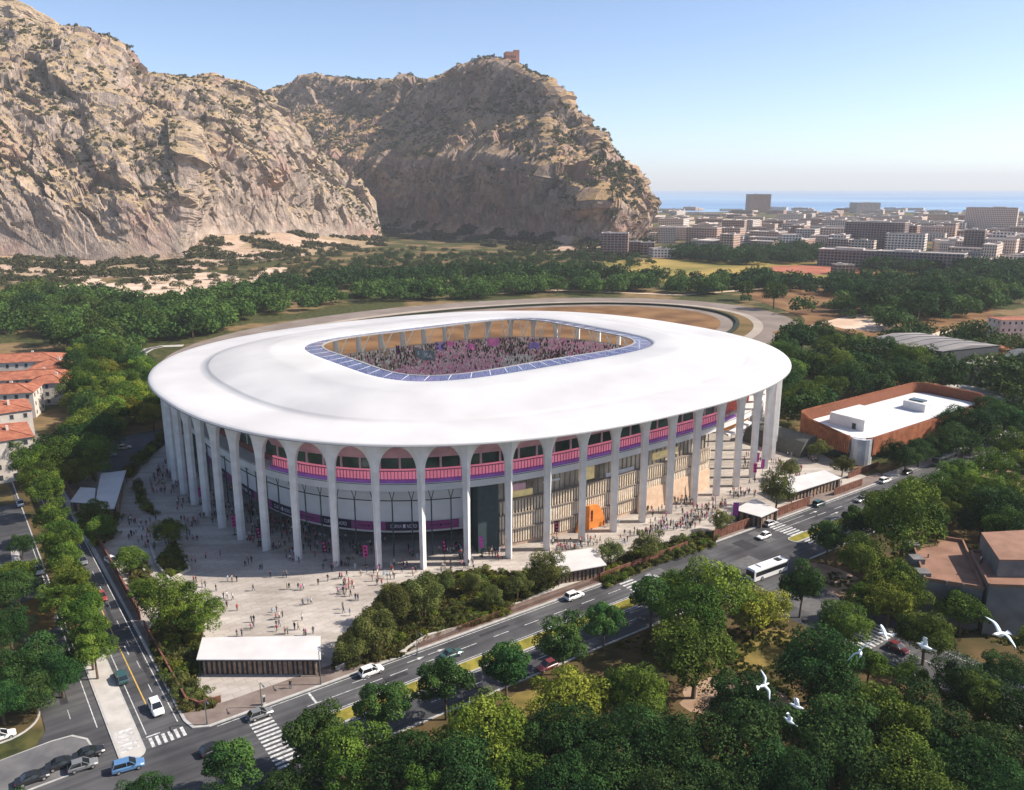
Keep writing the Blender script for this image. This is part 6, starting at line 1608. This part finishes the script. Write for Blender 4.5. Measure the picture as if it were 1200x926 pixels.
for a in (
    (435, 786, E1, 'suv', 'white', 'white car leaving past the kiosk, left of the planting bed on the avenue'), (305, 836, E1, 'hatch', 'grey', 'dark grey car stopped at the kerb on the lower zebra crossing'), (529, 766, E1, 'sedan', 'teal', 'dark car half hidden behind a street tree on the avenue'),
    (673, 698, E1, 'suv', 'white', 'white hatchback on the avenue below the small white canopy'), (763, 678, E1, 'hatch', 'silver', 'pale car with dark windows behind the tree at the middle zebra crossing'), (895, 628, W1, 'hatch', 'white', 'small white car just short of the right zebra crossing'),
    (903, 613, E1, 'hatch', 'silver', 'silver car with a dark roof on the right zebra crossing'), (960, 590, E1, 'suv', 'teal', 'dark teal car on the avenue beside the tall rust wall'), (1009, 585, W1, 'sedan', 'grey', 'dark grey saloon in the middle lane below the long pale canopy'),
    (1037, 563, E1, 'suv', 'white', 'white car on the avenue at the foot of the copper hall'), (1055, 569, W1, 'sedan', 'white', 'white saloon at the park side of the avenue, right of the copper hall foot'), (1116, 545, W1, 'sedan', 'silver', 'pale saloon beside the far bus on the avenue'),
    (1064, 553, E1, 'hatch', 'black', 'black car at the kerb in front of the copper hall trees'), (1132, 529, E1, 'hatch', 'black', 'small black car ahead of the far bus'), (641, 780, W1, 'hatch', 'darkred', 'dark red car in the shaded side lane under the street trees'),
    (250, 877, E1 + .1, 'hatch', 'black', 'dark car behind the street tree at the bottom of the junction'), (183, 829, DN, 'suv', 'white', 'white car waiting at the end of the yellow line on the left road'), (142, 793, UP, 'suv', 'teal', 'dark green car driving up the left road'),
    (119, 699, DN, 'hatch', 'red', 'reddish car in the shade in the middle of the left road'), (97, 657, DN, 'hatch', 'grey', 'grey car in the shade further up the left road'), (61, 588, DN, 'hatch', 'red', 'small red car at the far end of the left road'),
    (150, 897, E1 - .15, 'suv', 'blue', 'blue car turning at the rounded end of the median'), (38, 911, E1 - .05, 'sedan', 'black', 'black car parked leftmost on the traffic island'), (73, 894, E1 - .1, 'sedan', 'black', 'black car parked in the middle of the traffic island'), (104, 882, E1 - .05, 'sedan', 'black', 'black car parked at the rounded end of the traffic island'), (97, 896, E1 - .1, 'hatch', 'grey', 'dark grey car parked behind the others on the traffic island'),
    (1, 862, E1, 'hatch', 'white', 'white car cut by the left edge near the lower crossing'), (46, 668, DN, 'suv', 'cream', 'cream van like car on the lane left of the tree row'), (131, 657, DN + .3, 'hatch', 'white', 'white car parked inside the rust wall below the canopies'), (1052, 759, DN, 'hatch', 'darkred', 'dark red car on the side road under the gulls'),
    (24, 590, DN, 'hatch', 'silver', 'silver car at the foot of the pale house on the left'), (118, 543, .4, 'hatch', 'white', 'white car in the shaded car park left of the hedge'), (128, 533, .4, 'hatch', 'silver', 'silver car beside the white one in the shaded car park'), (146, 524, .4, 'hatch', 'cream', 'cream car at the back of the shaded car park')):
    isl = a[1] > 875 and a[0] < 110
    car(a[0], a[1], a[2], a[3], a[4], a[5], z=0.2 if isl else (0.17 if a[0] == 131 else 0.05))
def bus(px, py, hd, label, body_m):
    x, y = G(px, py, 1.5); r = empty('bus', (x, y, 0.05), hd, label, 'bus'); L, W, H = 11.2, 1.25, 2.95; h = L / 2
    def rs(x_, w, z0, z1, c): return [(x_, -w, z0), (x_, w, z0), (x_, w, z1 - c), (x_, w - c, z1), (x_, -w + c, z1), (x_, -w, z1 - c)]
    b = MB(); b.loft([rs(-h, W * .95, .4, H - .12, .12), rs(-h + .15, W, .3, H, .14), rs(h - .25, W, .3, H, .14), rs(h, W * .94, .4, H - .25, .12)], cap=True); bo = b.build('body', body_m, r)
    for sy in (-1, 1):
        b = MB(); b.box((-.15, sy * (W + .012), 1.86), (L - .7, .03, 1.05)); wb = b.build('window_band', M_cglass, r)
        b = MB()
        for k in range(7): b.box((-h + 1.3 + 1.45 * k, sy * (W + .032), 1.86), (.07, .02, 1.05))
        b.build('window_pillars', M_trim, wb)
        for k in range(3): b = MB(); b.box((h - 1.0 - 3.6 * k, sy * (W + .02), 1.35), (1.15, .03, 1.9)); b.build('door', M_cglass, r) if sy < 0 else None
    b = MB(); b.box((h - .01, 0, 1.75), (.12, W * 1.8, 1.5)); b.build('windscreen', M_cglass, r)
    b = MB(); b.box((-h + .01, 0, 2.1), (.06, W * 1.6, .8)); b.build('rear_window', M_cglass, r)
    b = MB(); b.box((1.8, 0, H + .12), (2.6, 1.7, .26), taper=.92); b.build('roof_unit', PAINT['white'], r); b = MB(); b.box((-3.4, 0, H + .08), (1.4, 1.5, .18), taper=.9); b.build('roof_unit', M_trim, r)
    t = MB(); t.tube([(0, -.16, 0), (0, .16, 0)], .48, 16); tm = t.mesh('tyre', [M_tyre]); t = MB(); t.tube([(0, -.17, 0), (0, .17, 0)], .27, 10); rm = t.mesh('rim', [M_rim])
    for sx in (-h + 2.6, h - 2.6):
        for sy in (-1, 1): w = empty('wheel', (sx, sy * (W - .12), .48)); w.parent = r; link('tyre', tm, w); link('rim', rm, w)
    for sy in (-1, 1):
        b = MB(); b.box((h - .02, sy * .9, .75), (.08, .36, .2)); b.build('headlight', M_hl, r); b = MB(); b.box((-h + .01, sy * 1.0, .9), (.08, .2, .4)); b.build('taillight', M_tl, r)
bus(899, 667, W1 - .05, 'white city bus with dark windows crossing the wide junction', PAINT['white'])
bus(1107, 537, W1, 'dark sided bus with a pale roof at the kerb by the copper hall trees', PAINT['silver'])

# ================================================================== PEOPLE
def skin_person(joints, edges, rad, name):
    me = bpy.data.meshes.new('tmp'); me.from_pydata(joints, edges, []); o = bpy.data.objects.new('tmp', me); COL.objects.link(o)
    md = o.modifiers.new('skin', 'SKIN'); md.use_smooth_shade = True
    for i, q in enumerate(me.skin_vertices[0].data): q.radius = rad[i] if isinstance(rad[i], tuple) else (rad[i], rad[i]); q.use_root = (i == 0)
    s = o.modifiers.new('sub', 'SUBSURF'); s.levels = 1; s.render_levels = 1
    dg = bpy.context.evaluated_depsgraph_get(); dg.update()
    out = bpy.data.meshes.new_from_object(o.evaluated_get(dg)); bpy.data.objects.remove(o); bpy.data.meshes.remove(me)
    return out
def pose(step, arm, lean=0.0):
    J = [(0, 0, .95), (0, 0, 1.18), (lean, 0, 1.40), (lean * 1.2, 0, 1.52), (lean * 1.4 + .01, 0, 1.60), (lean * 1.4 + .01, 0, 1.73)]
    R = [(.15, .11), (.14, .10), (.17, .10), .055, (.085, .10), (.075, .085)]
    Ed = [(0, 1), (1, 2), (2, 3), (3, 4), (4, 5)]
    for sy, st, ar in ((1, step, -arm), (-1, -step, arm)):
        k = len(J); J += [(0, sy * .095, .88), (st * .5 + abs(step) * .05, sy * .10, .50), (st, sy * .10, .09), (st + .14, sy * .11, .045)]; R += [.095, .065, .045, .04]; Ed += [(0, k), (k, k + 1), (k + 1, k + 2), (k + 2, k + 3)]
        k = len(J); J += [(lean, sy * .20, 1.39), (lean + ar * .4, sy * .25, 1.13), (lean + ar + .06, sy * .25, .90), (lean + ar + .08, sy * .25, .82)]; R += [.06, .045, .035, .042]; Ed += [(2, k), (k, k + 1), (k + 1, k + 2), (k + 2, k + 3)]
    return J, Ed, R
POSES = [skin_person(*pose(s, a, l), 'p') for s, a, l in ((0.02, 0.03, 0.0), (0.26, 0.22, 0.03), (-0.22, 0.25, 0.03), (0.06, 0.30, 0.02))]
SCH = [('black', 'black', (0.02, 0.02, 0.024), (0.018, 0.018, 0.025)), ('black', 'blue', (0.025, 0.025, 0.03), (0.05, 0.08, 0.16)), ('white', 'black', (0.62, 0.60, 0.58), (0.025, 0.025, 0.03)), ('pink', 'black', (0.62, 0.20, 0.34), (0.02, 0.02, 0.03)), ('red', 'dark', (0.42, 0.05, 0.05), (0.05, 0.04, 0.04)), ('grey', 'dark blue', (0.18, 0.18, 0.19), (0.03, 0.04, 0.08)), ('beige', 'brown', (0.48, 0.37, 0.27), (0.14, 0.09, 0.06)), ('pale blue', 'white', (0.30, 0.40, 0.52), (0.55, 0.53, 0.50))]
M_people = attr_mat('clothes_and_skin', 0.85)
PM = {}
def person_mesh(p, s):
    if (p, s) in PM: return PM[(p, s)]
    src = POSES[p]; me = src.copy(); me.name = 'person'; me.materials.clear(); me.materials.append(M_people)
    n = len(me.polygons); c = np.zeros((n, 4), np.float32); c[:, 3] = 1
    _, _, top, leg = SCH[s]
    for i, q in enumerate(me.polygons):
        x, y, z = q.center
        if z > 1.70 or (z > 1.58 and x < -0.0): col_ = (0.03, 0.02, 0.015)
        elif z > 1.49 or (abs(y) > .18 and z < .92): col_ = (0.42, 0.26, 0.18)
        elif z > .93: col_ = top
        elif z > .09: col_ = leg
        else: col_ = (0.03, 0.03, 0.03)
        c[i, :3] = col_
    a = me.attributes.new('col', 'FLOAT_COLOR', 'FACE'); a.data.foreach_set('color', c.ravel()); PM[(p, s)] = me
    return me
PEOPLE = []
def person(x, y, where, group, s=None, z=0.155, hd=None):
    s = random.choice((0, 0, 1, 1, 2, 3, 4, 5, 5, 6, 7)) if s is None else s; p = random.randrange(4)
    PEOPLE.append((x, y, z, p, s, where, group, random.uniform(0, 2 * PI) if hd is None else hd, random.uniform(.94, 1.06)))
Z7 = [(345, 215), (370, 215), (400, 215), (140, 220), (155, 220), (190, 245), (210, 250), (275, 272), (320, 320), (340, 315), (375, 325), (340, 375), (402, 390), (498, 270), (540, 145), (552, 140), (603, 190), (680, 190), (698, 190), (702, 262), (715, 262), (770, 260), (785, 268), (800, 265), (828, 350), (846, 350), (798, 360), (615, 415), (640, 400), (675, 430), (655, 440), (636, 445), (488, 460), (503, 460), (485, 505), (500, 495), (638, 490), (655, 485), (640, 515), (690, 530), (706, 530), (748, 505), (770, 505), (792, 450), (860, 530), (805, 540), (816, 540), (400, 545), (430, 545), (1048, 305), (1038, 380), (1042, 405), (1082, 420), (1115, 325), (1130, 330), (450, 125), (470, 110), (488, 100), (300, 60), (212, 75), (100, 90), (128, 95), (150, 100), (890, 235), (460, 80)]
for x, y in Z7:
    q = G(200 + x / 5.145, 640 + y / 5.145, .15); lit = y > 240
    person(q[0], q[1], 'on the sunlit plaza behind the kiosk' if lit else 'at the edge of the stadium shade', None)
q = G(200 + 723 / 5.145, 640 + 858 / 5.145, .16); person(*q, 'alone on the brown pavement below the kiosk', None, 1)
def crowd_px(poly, n, where, clump=0.5, z=0.155):
    wp = pxpoly(poly, .15); x0, x1 = min(p[0] for p in wp), max(p[0] for p in wp); y0, y1 = min(p[1] for p in wp), max(p[1] for p in wp); c = 0; last = None; t = 0
    while c < n and t < n * 60:
        t += 1
        if last and random.random() < clump: p = (last[0] + random.gauss(0, 1.3), last[1] + random.gauss(0, 1.3))
        else: p = (random.uniform(x0, x1), random.uniform(y0, y1))
        if not inside(p, wp): continue
        if any(abs(p[0] - k[0]) + abs(p[1] - k[1]) < .7 for k in PEOPLE[-60:]): continue
        last = p; person(p[0], p[1], where, None, z=z); c += 1
crowd_px([(225, 600), (245, 615), (330, 655), (400, 675), (460, 680), (540, 672), (590, 660), (585, 640), (500, 640), (420, 635), (330, 610), (270, 570)], 400, 'in the shade under the left stand', .55)
crowd_px([(380, 680), (420, 672), (460, 684), (440, 700), (400, 705)], 22, 'in the sun beside the planting bed', .6)
crowd_px([(150, 580), (165, 575), (186, 610), (196, 600), (200, 640), (150, 650), (140, 620)], 34, 'left of the curved hedge in shade', .6)
crowd_px([(190, 545), (212, 525), (222, 580), (240, 620), (230, 650), (205, 615), (185, 590), (170, 570)], 110, 'right of the curved hedge in shade', .6)
crowd_px([(590, 662), (640, 650), (700, 630), (760, 612), (820, 590), (860, 575), (890, 560), (905, 540), (930, 545), (960, 565), (920, 565), (880, 590), (845, 600), (820, 618), (770, 630), (740, 640), (700, 640), (650, 650)], 210, 'on the sunlit plaza by the facade', .6)
crowd_px([(640, 652), (668, 645), (700, 640), (690, 632), (655, 640)], 30, 'queueing behind the small canopy', .7)
crowd_px([(600, 640), (640, 630), (700, 612), (760, 596), (820, 576), (840, 575), (830, 590), (740, 615), (650, 640)], 60, 'close to the slatted facade between the columns', .6)
crowd_px([(850, 560), (900, 500), (915, 520), (880, 560)], 40, 'under the open right end of the stadium', .5)
crowd_px([(935, 578), (990, 560), (1000, 562), (945, 588)], 30, 'waiting beside the long pale canopy', .7)
crowd_px([(905, 520), (960, 540), (975, 552), (930, 560)], 24, 'on the far right plaza near the copper hall', .6)
crowd_px([(745, 628), (790, 612), (812, 612), (770, 634)], 22, 'in a group beyond the conical tree', .75)
PEOPLE.sort(key=lambda p: p[1])
POSE_TXT = 'person'
seen = {}
for (x, y, z, p, s, where, grp, hd, k) in PEOPLE[:300]:
    lab = 'person in %s top and %s trousers %s' % (SCH[s][0], SCH[s][1], where)
    if SCH[s][0] == SCH[s][1]: lab = 'person all in %s %s' % (SCH[s][0], where)
    o = link('person', person_mesh(p, s), None, (x, y, z), hd, (k, k, k)); tag(o, lab, 'person', 'people ' + where)
rest = PEOPLE[300:]
Vs, Fs, Cs = [], [], []; k0 = 0
for (x, y, z, p, s, where, grp, hd, k) in rest:
    me = person_mesh(p, s); n = len(me.vertices); co = np.empty(n * 3, np.float32); me.vertices.foreach_get('co', co); co = co.reshape(-1, 3) * k
    c_, s_ = math.cos(hd), math.sin(hd); V = np.stack([co[:, 0] * c_ - co[:, 1] * s_ + x, co[:, 0] * s_ + co[:, 1] * c_ + y, co[:, 2] + z], 1)
    fl = np.empty(len(me.polygons) * 4, np.int32); lt = [len(q.vertices) for q in me.polygons]
    colr = np.empty(len(me.polygons) * 4, np.float32); me.attributes['col'].data.foreach_get('color', colr); colr = colr.reshape(-1, 4)
    for q, cc in zip(me.polygons, colr):
        v = list(q.vertices); v = v + [v[-1]] * (4 - len(v))
        if len(set(v)) == 4: Fs.append([i + k0 for i in v]); Cs.append(cc)
    Vs.append(V); k0 += n
if rest:
    tag(link('crowd', np_mesh('crowd', np.concatenate(Vs), Fs, [M_people], colors=np.array(Cs))), 'many small distant figures spread over the plaza farther from the camera', 'crowd', kind='stuff')
print('people', len(PEOPLE))

# ================================================================== GULLS IN FLIGHT
M_gull = mat('gull_feathers', (0.74, 0.78, 0.79), 0.7, var=0.04, scale=6); M_gullg = mat('gull_wing_grey', (0.60, 0.68, 0.70), 0.7, var=0.05, scale=6); M_beak = mat('gull_beak', (0.55, 0.30, 0.06), 0.5, var=0); M_eye = mat('gull_eye', (0.01, 0.01, 0.01), 0.3, var=0)
def gull(px, py, dist, hd, roll, flap, pitch, label, span=1.35):
    r_ = ray(px, py); L = math.sqrt(sum(q * q for q in r_)); x, y, z = (r_[0] / L * dist, r_[1] / L * dist, CAM_H + r_[2] / L * dist)
    root = empty('gull', (x, y, z), 0, label, 'bird', 'gulls in flight'); root.rotation_euler = (roll, pitch, hd); root.scale = (.76, .76, .76)
    b = MB()
    prof_b = [(-.30, .012, 0), (-.24, .040, .0), (-.12, .072, -.008), (.02, .085, -.012), (.12, .070, -.002), (.19, .050, .016), (.245, .044, .026), (.29, .034, .026), (.315, .016, .02)]
    b.loft([[(q[0], q[1] * math.cos(t), q[2] + q[1] * .92 * math.sin(t)) for t in np.linspace(0, 2 * PI, 10, endpoint=False)] for q in prof_b], cap=True)
    b.add([(-.26, -.03, .01), (-.26, .03, .01), (-.43, .11, .01), (-.45, .0, .015), (-.43, -.11, .01), (-.26, -.03, -.008), (-.26, .03, -.008), (-.43, .11, .0), (-.45, 0, .0), (-.43, -.11, .0)], [(0, 1, 2, 3, 4), (9, 8, 7, 6, 5), (2, 3, 8, 7), (3, 4, 9, 8)])
    hs = span / 2
    for sy in (-1, 1):
        rings = []
        for k in range(9):
            t = k / 8; yy = sy * (.03 + hs * t * (1 - .10 * flap * flap)); bend = flap * (math.sin(min(t, .45) / .45 * PI / 2) * .26 - max(0, t - .45) * .34) if flap > 0 else flap * .42 * t
            ch = (.19 * (1 - t) ** .55 + .02) if t < .98 else .02; le = .10 + .10 * math.sin(min(1, t / .45) * PI / 2) - .26 * max(0, t - .42) ** 1.15
            th = .022 * (1 - t) + .003; zz = .03 + bend
            rings.append([(le, yy, zz), (le - ch * .35, yy, zz + th), (le - ch, yy, zz - .006), (le - ch * .4, yy, zz - th * .4)])
        if sy < 0: rings = [r[::-1] for r in rings]
        b.loft(rings, cap=True, mi=1)
    b.build('body', [M_gull, M_gullg], root, smooth=True)
    b = MB(); b.tube([(.305, 0, .022), (.345, 0, .016), (.372, 0, .006)], [.015, .011, .003], 6); b.build('beak', M_beak, root)
    for sy in (-1, 1): b = MB(); b.box((.272, sy * .036, .036), (.012, .008, .012)); b.build('eye', M_eye, root)
R_ = math.radians
gull(1172, 743, 24, R_(200), R_(-20), .8, R_(-5), 'gull with long wings spread wide at the right edge before the grey wall')
gull(1084, 758, 30, R_(150), R_(50), .9, R_(-10), 'gull with one wing raised over the small round tree')
gull(1037, 743, 34, R_(170), R_(-5), .8, R_(0), 'gull gliding above the side road crossing')
gull(1008, 765, 32, R_(70), R_(-50), .2, R_(5), 'gull banking steeply left of the side road')
gull(895, 803, 32, R_(30), R_(62), .3, R_(0), 'gull with a pointed upright wing over the dirt path')
gull(934, 828, 30, R_(160), R_(35), 1.1, R_(-10), 'upper of two close gulls over the dark trees')
gull(925, 845, 34, R_(130), R_(50), .9, R_(-5), 'lower of two close gulls over the dark trees')
